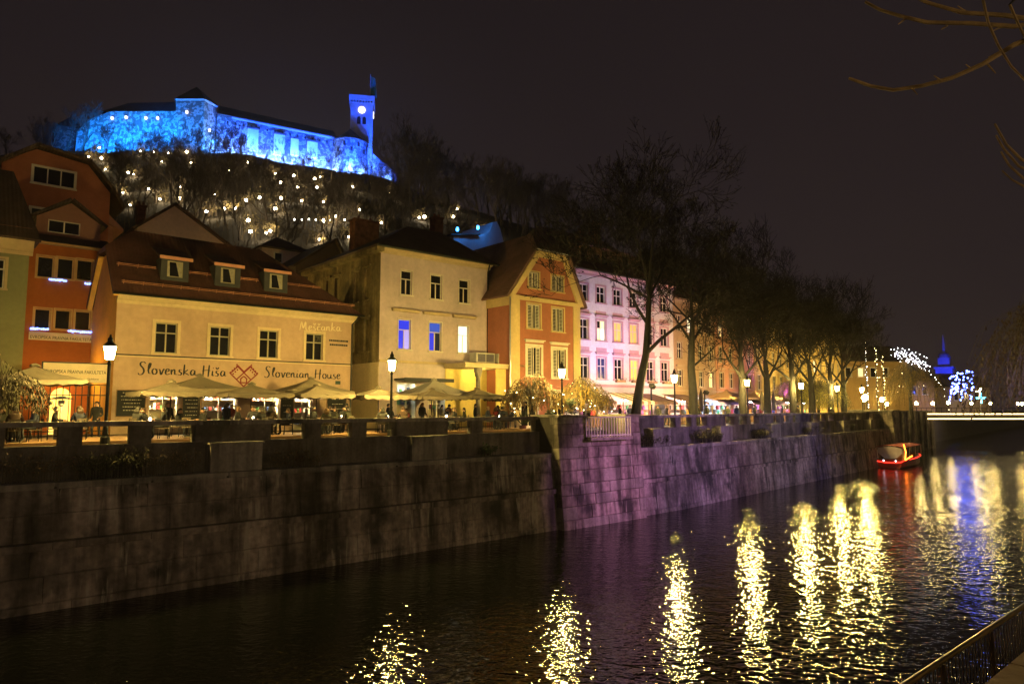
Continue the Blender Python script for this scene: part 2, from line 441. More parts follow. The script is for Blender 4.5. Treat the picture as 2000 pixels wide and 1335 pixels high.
# --- end pier with a mooring stair, where the quay steps back
endp = thing('quay_end_pier', 'tall stone pier ending the quay beside the moored boat', 'pier', Q(88.6, 0, 0), qa(88))
zr = -5.8
while zr < 1.0:
    h = .62 if zr + .62 < 1.0 else 1.08 - zr
    for a, c in ((-1.1, .2), (.2, 1.6)):
        mb2 = rng.choice(BLK + COP); o = put('stone_block', mb2, endp, ((a + c) / 2, -.35 + (zr + 5) * .08 + .5, zr + h / 2)); o.scale = (c - a - .02, 1.0, h - .02)
    for a, c in ((.3, 2.2), (2.2, 4.4)):
        mb2 = rng.choice(BLK); o = put('stone_block', mb2, endp, (1.45, (a + c) / 2 + (zr + 5) * .08, zr + h / 2)); o.scale = (c - a - .02, .5, h - .02); o.rotation_euler = (0, 0, R(90))
    zr += h
mb = MB(); mb.box(-1.2, 1.85, -.1, 5, 1.085, 1.22); add('pier_cap', mb, stone_lt, endp)
mb = MB(); mb.box(-1.0, 1.4, .65, 5, -7, 1.08); add('pier_core', mb, mortar, endp)
# recessed far quay up to the bridge
farq = thing('far_quay_wall', 'shadowed stone quay running back to the footbridge', 'wall', (0, 0, 0))
mb = MB(); mb.prism([(0, -7), (36, -7), (36, .9), (0, .9)], 0, .6); mb.box(-.1, 36, -.1, .7, .905, 1.05)
for k in range(12): mb.box(k * 3.0 + .2, k * 3.0 + 1.0, -.28, -.003, -6.8, .85)
add('quay_face', mb, stone, farq, (90, 38.2, 0), R(5))

# ================================================================ BUILDINGS
def plaster(name, c, **k):
    k = {**dict(rough=.85, var=.13, scale=.5, bump=.2, bscale=30, streak=.05), **k}
    return M(name, c, **k)
def wall_front(mb, x0, x1, z0, z1, holes, dep=.22, y=0.0, mi=0, mr=0):
    X = sorted({x0, x1, *[h[0] for h in holes], *[h[0] + h[2] for h in holes]})
    Z = sorted({z0, z1, *[h[1] for h in holes], *[h[1] + h[3] for h in holes]})
    X = [q for q in X if x0 - 1e-6 <= q <= x1 + 1e-6]; Z = [q for q in Z if z0 - 1e-6 <= q <= z1 + 1e-6]
    for a, c in zip(X, X[1:]):
        for d, e in zip(Z, Z[1:]):
            cx, cz = (a + c) / 2, (d + e) / 2
            if any(h[0] < cx < h[0] + h[2] and h[1] < cz < h[1] + h[3] for h in holes): continue
            mb.face([(a, y, d), (c, y, d), (c, y, e), (a, y, e)], mi)
    for (hx, hz_, w, h) in [q[:4] for q in holes]:
        a, c, d, e = hx, hx + w, hz_, hz_ + h
        mb.face([(a, y, d), (a, y, e), (a, y + dep, e), (a, y + dep, d)], mr)
        mb.face([(c, y, e), (c, y, d), (c, y + dep, d), (c, y + dep, e)], mr)
        mb.face([(a, y, e), (c, y, e), (c, y + dep, e), (a, y + dep, e)], mr)
        mb.face([(c, y, d), (a, y, d), (a, y + dep, d), (c, y + dep, d)], mr)
def body(parent, mat, x0, x1, dep, z1, holes, z0=0.0, name='wall', gable=None):
    mb = MB(); wall_front(mb, x0, x1, z0, z1, holes)
    mb.face([(x1, 0, z0), (x1, dep, z0), (x1, dep, z1), (x1, 0, z1)]); mb.face([(x0, dep, z0), (x0, 0, z0), (x0, 0, z1), (x0, dep, z1)])
    mb.face([(x1, dep, z0), (x0, dep, z0), (x0, dep, z1), (x1, dep, z1)])
    if gable: gable(mb)
    return add(name, mb, mat, parent)
PANES = {}
def window(parent, x, z, w, h, style='cross', fm=None, pm=None, sm=None, sur=.13, sill=True, hood=False, shutters=None,
           transom=.68, rec=.1, plain=False, label=None):
    fm = fm or white_trim; pm = pm or darkpane; sm = sm or fm
    f = .065; y0, y1 = rec, rec + .06
    mb = MB(); mb.box(x, x + f, y0, y1, z, z + h); mb.box(x + w - f, x + w, y0, y1, z, z + h)
    mb.box(x + f, x + w - f, y0, y1, z, z + f); mb.box(x + f, x + w - f, y0, y1, z + h - f, z + h)
    rects = []
    xa, xb, za, zb = x + f, x + w - f, z + f, z + h - f; b = .035; xc = (xa + xb) / 2; zt = za + (zb - za) * transom
    if style in ('cross', 'tee', 'pair'):
        top = zt if style != 'pair' else zb
        if style == 'cross': mb.box(xc - b, xc + b, y0 - .01, y1, za, zb)
        else: mb.box(xc - b, xc + b, y0 - .01, y1, za, top - (b if style == 'tee' else 0))
        if style == 'cross':
            mb.box(xa, xc - b, y0 - .005, y1, zt - b, zt + b); mb.box(xc + b, xb, y0 - .005, y1, zt - b, zt + b)
            rects = [(xa, xc - b, za, zt - b), (xc + b, xb, za, zt - b), (xa, xc - b, zt + b, zb), (xc + b, xb, zt + b, zb)]
        elif style == 'tee':
            mb.box(xa, xb, y0 - .012, y1, zt - b, zt + b)
            rects = [(xa, xc - b, za, zt - b), (xc + b, xb, za, zt - b), (xa, xb, zt + b, zb)]
        else: rects = [(xa, xc - b, za, zb), (xc + b, xb, za, zb)]
    elif style == 'triple':
        for k in (1, 2):
            q = xa + (xb - xa) * k / 3; mb.box(q - b, q + b, y0 - .01, y1, za, zb)
        rects = [(xa + (xb - xa) * k / 3 + (b if k else 0), xa + (xb - xa) * (k + 1) / 3 - (b if k < 2 else 0), za, zb) for k in range(3)]
    else: rects = [(xa, xb, za, zb)]
    o = add('window', mb, fm, parent, label=label)
    for k, (a, c, d, e) in enumerate(rects):
        pmm = pm[k % len(pm)] if isinstance(pm, list) else pm
        t = rng.uniform(-.004, .004)
        p = MB(); p.face([(a - .006, y0 + .035 + t, d - .006), (c + .006, y0 + .035 - t, d - .006), (c + .006, y0 + .035 - t, e + .006), (a - .006, y0 + .035 + t, e + .006)])
        add('pane', p, pmm, o)
    if sur and not plain:
        s = sur; sb = MB()
        sb.box(x - s, x - .001, -.045, .02, z, z + h); sb.box(x + w + .001, x + w + s, -.045, .02, z, z + h)
        sb.box(x - s, x + w + s, -.05, .02, z + h + .001, z + h + s)
        if not sill: sb.box(x - s, x + w + s, -.05, .02, z - s, z - .001)
        add('surround', sb, sm, o)
    if sill:
        sb = MB(); sb.box(x - sur - .04, x + w + sur + .04, -.12, .09, z - .09, z - .001); add('sill', sb, sm, o)
    if hood:
        sb = MB(); zb_ = z + h + sur + .12
        sb.box(x - sur - .02, x + w + sur + .02, -.10, .02, zb_, zb_ + .12); sb.box(x - sur - .12, x + w + sur + .12, -.2, .02, zb_ + .121, zb_ + .2)
        add('hood', sb, sm, o)
    if shutters:
        for s in (0, 1):
            sw = w * shutters; a = xa if s == 0 else xb - sw; sb = MB()
            sb.box(a, a + .04, .03, .075, za, zb); sb.box(a + sw - .04, a + sw, .03, .075, za, zb); sb.box(a + .04, a + sw - .04, .03, .075, za, za + .05); sb.box(a + .04, a + sw - .04, .03, .075, zb - .05, zb)
            k = za + .1
            while k < zb - .08: sb.slab([(a + .04, .035, k), (a + sw - .04, .035, k), (a + sw - .04, .07, k + .05), (a + .04, .07, k + .05)], .012); k += .11
            add('shutter', sb, fm, o)
    return o
def gutter(parent, x0, x1, y, z, m=None):
    mb = MB(); mb.tube([(x0, y, z), (x1, y, z)], .075, 6); return add('gutter', mb, m or iron, parent)
def cornice(parent, mat, x0, x1, z, d=.38, h=.45, name='cornice'):
    prof = [(.02, z), (-.10, z), (-.12, z + .10), (-.12, z + .16), (-.22, z + .22), (-d, z + h - .08), (-d, z + h), (.02, z + h)]
    mb = MB()
    P0 = [(x0, y, zz) for y, zz in prof]; P1 = [(x1, y, zz) for y, zz in prof]
    for a in range(len(prof)):
        b_ = (a + 1) % len(prof); mb.face([P0[a], P0[b_], P1[b_], P1[a]])
    mb.face(P0[::-1]); mb.face(P1)
    return add(name, mb, mat, parent)
def roof(parent, mat, faces, t=.16, name='roof', **k):
    mb = MB()
    for f in faces: mb.slab(f, t)
    return add(name, mb, mat, parent, **k)
def chimney(parent, mat, x, y, z0, z1, w=.9, d=.7):
    mb = MB(); mb.box(x - w / 2, x + w / 2, y - d / 2, y + d / 2, z0, z1); mb.box(x - w / 2 - .08, x + w / 2 + .08, y - d / 2 - .08, y + d / 2 + .08, z1 + .002, z1 + .14)
    o = add('chimney', mb, mat, parent)
    p = MB()
    for s in (-1, 1): p.lathe([(.12, z1 + .142), (.10, z1 + .45)], 8, (x + s * w * .25, y))
    add('chimney_pot', p, mat, o)
    return o
roofA = tile_mat('roof_tiles_red', (.085, .032, .024))
roofB = tile_mat('roof_tiles_dark', (.070, .045, .036))
roofD = tile_mat('roof_tiles_brown', (.15, .08, .06))
tan = plaster('tan_plaster', (.50, .345, .24)); cream = plaster('cream_trim', (.64, .50, .30)); orangeA = plaster('orange_plaster', (.85, .42, .07))
greywood = M('grey_wood', (.034, .037, .042), .7, .15, 3)
brick = M('brick', (.16, .07, .045), .9, .4, 3, bump=.4, bscale=18)
warmpane = EM('warm_lit_pane', (1.0, .72, .34), 1.3); bluepane = EM('blue_lit_pane', (.008, .025, 1.0), .7); blueviolet = EM('violet_lit_pane', (.30, .28, 1.0), .9)
whitepane = EM('white_lit_pane', (1.0, .93, .70), 1.6); curtain = M('curtain', (.36, .34, .26), .9, .2, 8)
yellowpane = EM('amber_lit_pane', (1.0, .55, .12), .45)

# brush lettering: strokes on a unit grid, drawn as raised ribbons
GL = {
 'S': (.75, [[(.62, 1.12), (.45, 1.28), (.22, 1.18), (.2, .92), (.42, .62), (.5, .3), (.38, .02), (.15, -.06), (.02, .1)]]),
 'l': (.36, [[(.05, .35), (.24, .75), (.3, 1.1), (.2, 1.12), (.12, .7), (.16, .15), (.34, .1)]]),
 'o': (.58, [[(.45, .55), (.22, .6), (.08, .35), (.18, .05), (.4, .08), (.48, .35), (.36, .56), (.56, .52)]]),
 'v': (.55, [[(.02, .55), (.14, .5), (.22, .08), (.3, .08), (.46, .58), (.54, .5)]]),
 'e': (.5, [[(.08, .3), (.36, .42), (.34, .6), (.16, .56), (.08, .25), (.2, .03), (.48, .14)]]),
 'n': (.62, [[(.06, .58), (.1, .04)], [(.1, .3), (.24, .56), (.36, .52), (.4, .1), (.6, .08)]]),
 's': (.46, [[(.38, .58), (.18, .56), (.16, .38), (.34, .24), (.28, .03), (.04, .05)]]),
 'k': (.62, [[(.14, 1.15), (.08, .02)], [(.46, .6), (.12, .3), (.3, .2), (.56, .04)]]),
 'a': (.62, [[(.44, .52), (.22, .58), (.08, .3), (.18, .05), (.36, .14), (.46, .55)], [(.46, .55), (.46, .12), (.62, .08)]]),
 'H': (.85, [[(.14, 1.15), (.08, .0)], [(.64, 1.2), (.56, -.1)], [(.0, .55), (.4, .62), (.78, .6)]]),
 'i': (.3, [[(.12, .58), (.1, .08), (.28, .1)], [(.16, .85), (.2, .9)]]),
 'š': (.5, [[(.38, .58), (.18, .56), (.16, .38), (.34, .24), (.28, .03), (.04, .05)], [(.1, .95), (.24, .78), (.4, .98)]]),
 'č': (.5, [[(.44, .5), (.22, .58), (.08, .3), (.2, .04), (.46, .12)], [(.12, .95), (.26, .78), (.42, .98)]]),
 'u': (.62, [[(.06, .58), (.1, .14), (.26, .04), (.42, .3), (.44, .58)], [(.44, .58), (.46, .1), (.62, .1)]]),
 'M': (1.0, [[(.02, .0), (.22, 1.1), (.42, .3), (.68, 1.15), (.74, .2), (.96, .1)]]),
 ' ': (.5, []), '.': (.2, [[(.06, .04), (.1, .08)]]),
}
def brush(parent, text, x, z, size, width, mat, y=-.012, rise=0.0, name='lettering'):
    tot = sum(GL[c][0] for c in text); k = width / tot; mb = MB(); cx = x
    for ch in text:
        adv, strokes = GL[ch]
        for st in strokes:
            P = [(cx + px * k, z + pz * size + rise * (cx - x)) for px, pz in st]
            pts = []
            for i in range(len(P) - 1):
                p0 = P[max(i - 1, 0)]; p1 = P[i]; p2 = P[i + 1]; p3 = P[min(i + 2, len(P) - 1)]
                for s in range(5):
                    t = s / 5
                    pts.append(tuple(.5 * (2 * b + (c - a) * t + (2 * a - 5 * b + 4 * c - d) * t * t + (-a + 3 * b - 3 * c + d) * t ** 3) for a, b, c, d in zip(p0, p1, p2, p3)))
            pts.append(P[-1])
            nn = len(pts); wd = size * .052
            Lp, Rp = [], []
            for i, p in enumerate(pts):
                a = pts[max(i - 1, 0)]; c = pts[min(i + 1, nn - 1)]
                dx, dz = c[0] - a[0], c[1] - a[1]; ln = math.hypot(dx, dz) or 1
                ww = wd * (.55 + .8 * abs(dz / ln)) * (.75 + .5 * math.sin(math.pi * min(1, (i + .6) / nn)))
                Lp.append((p[0] - dz / ln * ww, p[1] + dx / ln * ww)); Rp.append((p[0] + dz / ln * ww, p[1] - dx / ln * ww))
            for i in range(nn - 1):
                mb.face([(Rp[i][0], y, Rp[i][1]), (Rp[i + 1][0], y, Rp[i + 1][1]), (Lp[i + 1][0], y, Lp[i + 1][1]), (Lp[i][0], y, Lp[i][1])])
        cx += adv * k
    return add(name, mb, mat, parent)
def text(parent, body_, x, y, z, size, mat, width=None, name='lettering'):
    c = bpy.data.curves.new(name, 'FONT'); c.body = body_; c.size = size; c.extrude = .004
    tmp = bpy.data.objects.new('tmp', c); col.objects.link(tmp)
    me = bpy.data.meshes.new_from_object(tmp.evaluated_get(bpy.context.evaluated_depsgraph_get())); bpy.data.objects.remove(tmp)
    me.materials.clear(); me.materials.append(mat)
    o = put(name, me, parent, (x, y, z)); o.rotation_euler = (R(90), 0, 0)
    xs_ = [v.co.x for v in me.vertices]
    if width and xs_: o.scale = (width / (max(xs_) - min(xs_)), 1, 1)
    return o

# ---------------------------------------------------------------- house A: tan house with brush lettering
A = thing('tan_house', 'tan two-storey house with brush-lettered shop sign, red tiled roof and three dormers', 'house', (7.71, 41, 0))
W = 13.7
wx = [1.76, 4.61, 7.45, 10.36]
hA = [(x + .15, 4.45, 1.12, 1.68) for x in wx]
shop = [(1.75, .5, 1.5, 1.85), (4.5, .35, 1.9, 2.0), (7.25, .35, 1.7, 2.0), (9.85, .1, 1.2, 2.25)]
def gA(mb):
    mb.face([(0, 6.6, 7.2), (0, 0, 7.2), (0, 2.35, 10.15), (0, 4.3, 10.15)]); mb.face([(W, 0, 7.2), (W, 6.6, 7.2), (W, 3.3, 7.4)])
mb = MB(); wall_front(mb, 0, W, 0, 7.2, hA + shop)
mb.face([(W, 0, 0), (W, 6.6, 0), (W, 6.6, 7.2), (W, 0, 7.2)]); mb.face([(W, 6.6, 0), (0, 6.6, 0), (0, 6.6, 7.2), (W, 6.6, 7.2)])
add('wall', mb, tan, A)
mb = MB(); mb.face([(-.003, 6.6, 0), (-.003, 0, 0), (-.003, 0, 7.2), (-.003, 1.2, 8.72), (-.003, 2.35, 10.15), (-.003, 4.25, 10.15), (-.003, 6.6, 7.2)])
add('gable_wall', mb, orangeA, A, label='orange side gable')
mb = MB()
for (a, b_) in (((-.25, -.45, 7.42), (-.25, 2.3, 10.2)), ((-.25, 4.35, 10.2), (-.25, 7.05, 7.42))):
    mb.slab([(a[0], a[1], a[2]), (a[0] + .25, a[1], a[2]), (b_[0] + .25, b_[1], b_[2]), (b_[0], b_[1], b_[2])], .12)
add('verge_board', mb, M('yellow_board', (.8, .5, .12), .8, .1, 2), A)
for i, x in enumerate(wx):
    pm = [darkpane, darkpane, darkpane, M('glint_pane', (.05, .05, .04), .15, .9, 9)] if i == 3 else darkpane
    window(A, x + .15, 4.45, 1.12, 1.68, 'cross', M('olive_frame', (.36, .33, .22), .6, .1, 3), pm, cream, .16, True)
cornice(A, cream, -.02, W + .1, 7.0, .45, .48)
mb = MB(); mb.box(0, W + .02, -.07, .0, 4.17, 4.25); add('string_course', mb, cream, A)
mb = MB(); mb.box(-.02, W + .02, -.09, .0, 4.253, 4.315); add('shadow_flashing', mb, iron, A)  # iron strip drawn dark and broad for the shadow line
rz0, rz1 = 7.5, 11.75
roof(A, roofA, [
    [(-.3, -.55, rz0), (W + .5, -.55, rz0), (8.6, 3.3, rz1), (1.25, 3.3, rz1), (-.3, 2.2, rz0 + 2.93)],
    [(W + .5, -.55, rz0), (W + .5, 7.15, rz0), (8.6, 3.3, rz1)],
    [(-.3, 4.4, rz0 + 2.93), (-.3, 2.2, rz0 + 2.93), (1.25, 3.3, rz1)],
    [(W + .5, 7.15, rz0), (-.3, 7.15, rz0), (-.3, 4.4, rz0 + 2.93), (1.25, 3.3, rz1), (8.6, 3.3, rz1)]])
gutter(A, -.3, W + .5, -.62, rz0 - .05)
mb = MB(); mb.tube([(W + .2, -.6, 7.4), (W - .1, -.1, 6.9), (W - .1, -.1, .1)], .05, 6); add('downpipe', mb, iron, A)
copper = M('copper_rail', (.55, .26, .16), .5, .2, 4, metal=.4)
def guard(parent, x0, x1, y, z, sl):
    mb = MB(); mb.tube([(x0, y, z), (x1, y, z)], .022, 5); mb.tube([(x0, y + .05, z + .09), (x1, y + .05, z + .09)], .022, 5)
    x = x0 + .1
    while x < x1: mb.tube([(x, y + .12, z - .08), (x, y - .02, z + .13)], .018, 4); x += .95
    return add('snow_guard', mb, copper, parent)
SL = (rz1 - rz0) / 3.85
def onroof(z): return -.55 + (z - rz0) / SL
guard(A, .15, W + .05, onroof(8.1) - .12, 8.12, SL)
for a, c in ((.05, 2.0), (3.7, 4.95), (6.6, 7.75), (9.3, 11.8)): guard(A, a, c, onroof(9.2) - .12, 9.22, SL)
for k, x in enumerate((2.15, 5.05, 7.95)):
    dm = MB(); y0 = onroof(8.55) + .05
    wall_front(dm, x, x + 1.45, 8.55, 9.85, [(x + .32, 8.78, .82, .9)], .12, y0)
    dm.face([(x, y0, 8.55), (x, y0, 9.85), (x, onroof(9.95), 9.85)]); dm.face([(x + 1.45, y0, 9.85), (x + 1.45, y0, 8.55), (x + 1.45, onroof(9.95), 9.85)])
    d = add('dormer', dm, greywood, A)
    wmb = MB(); x1, x2, z1, z2 = x + .32, x + 1.14, 8.78, 9.68
    wmb.box(x1, x1 + .05, y0 + .04, y0 + .1, z1, z2); wmb.box(x2 - .05, x2, y0 + .04, y0 + .1, z1, z2); wmb.box(x1 + .05, x2 - .05, y0 + .04, y0 + .1, z1, z1 + .05); wmb.box(x1 + .05, x2 - .05, y0 + .04, y0 + .1, z2 - .05, z2)
    add('window_frame', wmb, M('olive_frame', (0, 0, 0)), d)
    p = MB(); p.face([(x1, y0 + .09, z1), (x2, y0 + .09, z1), (x2, y0 + .09, z2), (x1, y0 + .09, z2)]); add('pane', p, darkpane, d)
    cu = MB(); cu.face([(x1 + .05, y0 + .075, z1 + .05), (x1 + .16, y0 + .075, z1 + .05), (x1 + .13, y0 + .075, z2 - .05), (x1 + .05, y0 + .075, z2 - .05)])
    cu.face([(x2 - .17, y0 + .075, z1 + .05), (x2 - .05, y0 + .075, z1 + .05), (x2 - .05, y0 + .075, z2 - .05), (x2 - .36, y0 + .075, z2 - .05)]); add('curtain', cu, curtain, d)
    roof(d, roofA, [[(x - .12, y0 - .22, 9.86), (x + 1.57, y0 - .22, 9.86), (x + 1.57, onroof(10.75) + .05, 10.78), (x - .12, onroof(10.75) + .05, 10.78)]], .1, 'dormer_roof')
    f = MB(); f.box(x - .14, x + 1.59, y0 - .26, y0 - .215, 9.72, 9.9); add('fascia', f, M('pink_board', (.62, .30, .2), .7, .1, 3), d)
ink = M('sign_ink', (.02, .022, .02), .8, .1, 4)
brush(A, 'Slovenska Hiša', 1.15, 3.28, .52, 4.6, ink, rise=0.0)
brush(A, 'Slovenian House', 7.95, 3.32, .50, 4.95, ink, rise=0.0)
brush(A, 'Meščanka.', 10.05, 6.27, .48, 2.9, M('bright_letter', (.75, .62, .4), .5, .1, 3), y=-.05, rise=.05)
mb = MB(); r2 = random.Random(3)
for row, (zz, x0) in enumerate(((5.72, 12.05), (5.45, 12.1))):
    x = x0
    while x < x0 + 1.25: wq = r2.uniform(.05, .16); mb.box(x, x + wq, -.02, -.004, zz, zz + .11); x += wq + .025
add('small_print', mb, ink, A)
# red folk-lattice emblem
mb = MB(); ex, ez = 6.75, 3.35; q = .13
def dia(cx, cz, r): mb.face([(cx, -.012, cz - r), (cx + r, -.012, cz), (cx, -.012, cz + r), (cx - r, -.012, cz)])
def bar(x0, z0, x1, z1, t=.035):
    dx, dz = x1 - x0, z1 - z0; l_ = math.hypot(dx, dz); nx, nz = -dz / l_ * t, dx / l_ * t
    mb.face([(x0 - nx, -.010, z0 - nz), (x1 - nx, -.010, z1 - nz), (x1 + nx, -.010, z1 + nz), (x0 + nx, -.010, z0 + nz)])
for s in (-1, 1):
    bar(ex + s * 0, ez - .62, ex + s * .78, ez + .12); bar(ex - s * .02, ez + .22, ex + s * .38, ez + .60); bar(ex + s * .78, ez + .12, ex + s * .38, ez + .52)
    bar(ex - s * .42, ez - .22, ex + s * .4, ez + .56)
    for k in range(4): dia(ex + s * (.78 - k * .12), ez + .16 + k * .12, .075); dia(ex + s * (.12 + k * .1), ez + .34 + k * .1, .06)
    for k in range(3): dia(ex + s * (.62 - k * .12), ez + .0 + k * .12 + .1, .06)
bar(ex - .17, ez - .40, ex + .17, ez - .40); bar(ex - .17, ez - .40, ex - .17, ez - .18); bar(ex + .17, ez - .40, ex + .17, ez - .18); bar(ex - .2, ez - .2, ex, ez - .02); bar(ex + .2, ez - .2, ex, ez - .02)
add('emblem', mb, M('emblem_red', (.22, .02, .02), .8, .1, 3), A, label='dark red folk lattice emblem')
# shop openings: lit niches with shelves and goods
warmwall = M('shop_interior', (.75, .62, .42), .8, .1, 2)
shelf_m = M('shelf_wood', (.30, .17, .08), .6, .2, 4)
def shopfront(parent, hx, hz_, w, h, doors=False, color=(1, .78, .45), power=420, deep=1.1):
    o = MB(); o.box(hx, hx + .07, .06, .14, hz_, hz_ + h); o.box(hx + w - .07, hx + w, .06, .14, hz_, hz_ + h); o.box(hx + .07, hx + w - .07, .06, .14, hz_, hz_ + .08); o.box(hx + .07, hx + w - .07, .06, .14, hz_ + h - .07, hz_ + h)
    xm = hx + w / 2; o.box(xm - .04, xm + .04, .05, .14, hz_ + .08, hz_ + h - .07); zm = hz_ + h * .62
    o.box(hx + .07, xm - .04, .055, .14, zm - .03, zm + .03); o.box(xm + .04, hx + w - .07, .055, .14, zm - .03, zm + .03)
    f = add('shop_window', o, white_trim, parent)
    for a, c in ((hx + .07, xm - .04), (xm + .04, hx + w - .07)):
        for d, e in ((hz_ + .08, zm - .03), (zm + .03, hz_ + h - .07)):
            p = MB(); p.face([(a, .1, d), (c, .1, d), (c, .1, e), (a, .1, e)]); add('pane', p, glass, f)
    nb = MB(); a, c, d, e = hx - .01, hx + w + .01, hz_ - .01, hz_ + h + .01
    nb.face([(a, deep, d), (c, deep, d), (c, deep, e), (a, deep, e)]); nb.face([(a, .22, d), (a, deep, d), (a, deep, e), (a, .22, e)]); nb.face([(c, deep, d), (c, .22, d), (c, .22, e), (c, deep, e)])
    nb.face([(a, .22, e), (a, deep, e), (c, deep, e), (c, .22, e)]); nb.face([(a, deep, d), (a, .22, d), (c, .22, d), (c, deep, d)])
    add('shop_niche', nb, warmwall, f)
    s = MB(); g_ = MB()
    for k in (0.15, .48, .78):
        zz = hz_ + h * k; s.box(hx + .02, hx + w - .02, .55, deep - .02, zz, zz + .03)
        x = hx + .08
        while x < hx + w - .2:
            ww = rng.uniform(.08, .2); hh = rng.uniform(.1, .34)
            g_.box(x, x + ww, .62, .62 + ww, zz + .032, zz + .032 + hh, rng.randrange(5)); x += ww + rng.uniform(.02, .1)
    add('shelf', s, shelf_m, f)
    add('shelf_goods', g_, [M('goods_red', (.5, .04, .03)), M('goods_dark', (.04, .04, .05)), M('goods_white', (.75, .72, .65)), M('goods_green', (.1, .28, .08)), M('goods_blue', (.08, .15, .4))], f)
    lt = MB(); lt.box(hx + .1, hx + w - .1, .35, .45, hz_ + h - .055, hz_ + h - .02); add('shop_light', lt, EM('shop_tube_%d' % int(color[2] * 100), color, power), f)
    return f
for s_ in shop: shopfront(A, *s_)
def chalkboard(x, z, w, h, label, y=-.03, loc=(7.71, 41, 0), lines=6):
    t = thing('menu_board', label, 'menu board', (loc[0] + x, loc[1] + y, loc[2] + z), group='chalk menu boards on the tan house')
    mb = MB(); mb.box(0, w, -.03, .0, 0, h); add('board', mb, M('chalk_black', (.018, .02, .02), .8, .3, 3), t)
    f = MB(); f.box(-.04, -.001, -.045, .005, -.04, h + .04); f.box(w + .001, w + .04, -.045, .005, -.04, h + .04); f.box(0, w, -.045, .005, -.04, -.001); f.box(0, w, -.045, .005, h + .001, h + .04); add('frame', f, shelf_m, t)
    c = MB()
    for k in range(lines):
        zz = h - .14 - k * (h - .25) / lines; x_ = w * rng.uniform(.12, .3)
        while x_ < w * .85: q_ = rng.uniform(.03, .1); c.box(x_, x_ + q_, -.036, -.031, zz, zz + .035); x_ += q_ + rng.uniform(.02, .06)
    add('chalk_writing', c, M('chalk_white', (.6, .58, .5), .9, .1, 3), t)
chalkboard(.22, 1.05, 1.35, 1.35, 'wide chalk menu board at the orange corner of the tan house')
chalkboard(3.45, .75, .92, 1.5, 'chalk menu board between two lit shop windows under the word Slovenska')
chalkboard(9.0, .7, .78, 1.45, 'narrow chalk menu board beside the lit shop door of the tan house', lines=3)
chalkboard(12.0, 1.0, 1.3, 1.15, 'black board with white lines at the alley end of the tan house', lines=3)
mb = MB(); mb.box(12.55, 12.9, -.02, -.004, 2.98, 3.2); add('house_number', mb, M('number_green', (.03, .07, .05), .5, .1, 2), A)

# ---------------------------------------------------------------- house B: cream house with blue lit windows
bB = plaster('cream_plaster', (.62, .50, .50)); sideB = M('stained_plaster', (.22, .17, .08), .9, .4, .5, bump=.3, streak=.5, stain_shade=.7, dark=(.05, .042, .025))
B = thing('cream_house', 'cream three-storey house with hipped roof and two windows glowing blue', 'house', (23.38, 41, 0))
WB = 9.35
tops = [(1.62, 9.3, .9, 1.72), (4.08, 9.25, .98, 1.78), (6.6, 9.2, .95, 1.77)]
lows = [(1.47, 5.5, 1.0, 2.08), (4.0, 5.5, 1.05, 2.08), (6.55, 5.5, .93, 2.02)]
gB = [(1.4, .3, 1.6, 2.9), (4.0, .1, 1.5, 2.7)]
mb = MB(); wall_front(mb, 0, WB, 0, 12.3, tops + lows + gB)
mb.face([(WB, 0, 0), (WB, 11.6, 0), (WB, 11.6, 12.3), (WB, 0, 12.3)]); mb.face([(WB, 11.6, 0), (0, 11.6, 0), (0, 11.6, 12.3), (WB, 11.6, 12.3)])
add('wall', mb, bB, B)
sh = [(1.4, 9.0, .8, 2.2), (3.0, 9.0, .8, 2.2), (6.0, 9.0, .8, 2.2), (1.4, 5.4, .8, 2.2), (3.0, 5.4, .8, 2.2), (7.5, 9.0, .8, 2.2)]
mb = MB(); wall_front(mb, 0, 11.6, 4.55, 12.3, sh, .18)
for i, v in enumerate(mb.v): mb.v[i] = (-.004 + v[1], 11.6 - v[0], v[2]) if False else (v[1] - .004, v[0], v[2])
mb.f = [f[::-1] for f in mb.f]
for (a, zz, w_, h_) in sh: mb.face([(.17, a, zz), (.17, a, zz + h_), (.17, a + w_, zz + h_), (.17, a + w_, zz)])
for (a, zz, w_, h_) in sh: mb.box(-.10, -.006, a - .1, a + w_ + .1, zz - .12, zz - .02); mb.box(-.14, -.006, a - .15, a + w_ + .15, zz + h_ + .12, zz + h_ + .25)
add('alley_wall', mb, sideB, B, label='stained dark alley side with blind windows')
mb = MB(); mb.face([(-.004, 11.6, 0), (-.004, 0, 0), (-.004, 0, 4.55), (-.004, 11.6, 4.55)])
for k in range(6): mb.box(-.05, -.006, .02, 11.5, .6 + k * .62, 1.16 + k * .62)
add('rusticated_base', mb, cream, B)
for t_ in tops: window(B, *t_, style='tee', fm=white_trim, sm=white_trim, sur=.07, transom=.66)
for t_, pm in zip(lows, ([bluepane, blueviolet, bluepane], [bluepane, M('blue_dim', (.02, .03, .12), .2, .2, 2), EM('blue_deep_pane', (.02, .08, .8), .5)], whitepane)):
    window(B, *t_, style='tee', fm=white_trim, pm=pm, sm=white_trim, sur=.07, transom=.66)
for (x, zz, w_, h_) in lows:
    h = MB(); h.box(x - .55, x + w_ + .6, -.22, .0, 8.08, 8.2); h.box(x - .6, x + w_ + .65, -.30, .0, 8.203, 8.27); add('hood', h, cream, B)
cornice(B, cream, -.1, WB + .15, 12.0, .5, .4)
mb = MB(); mb.box(-.55, -.006, -.5, 11.7, 12.02, 12.38); add('side_cornice', mb, sideB, B)
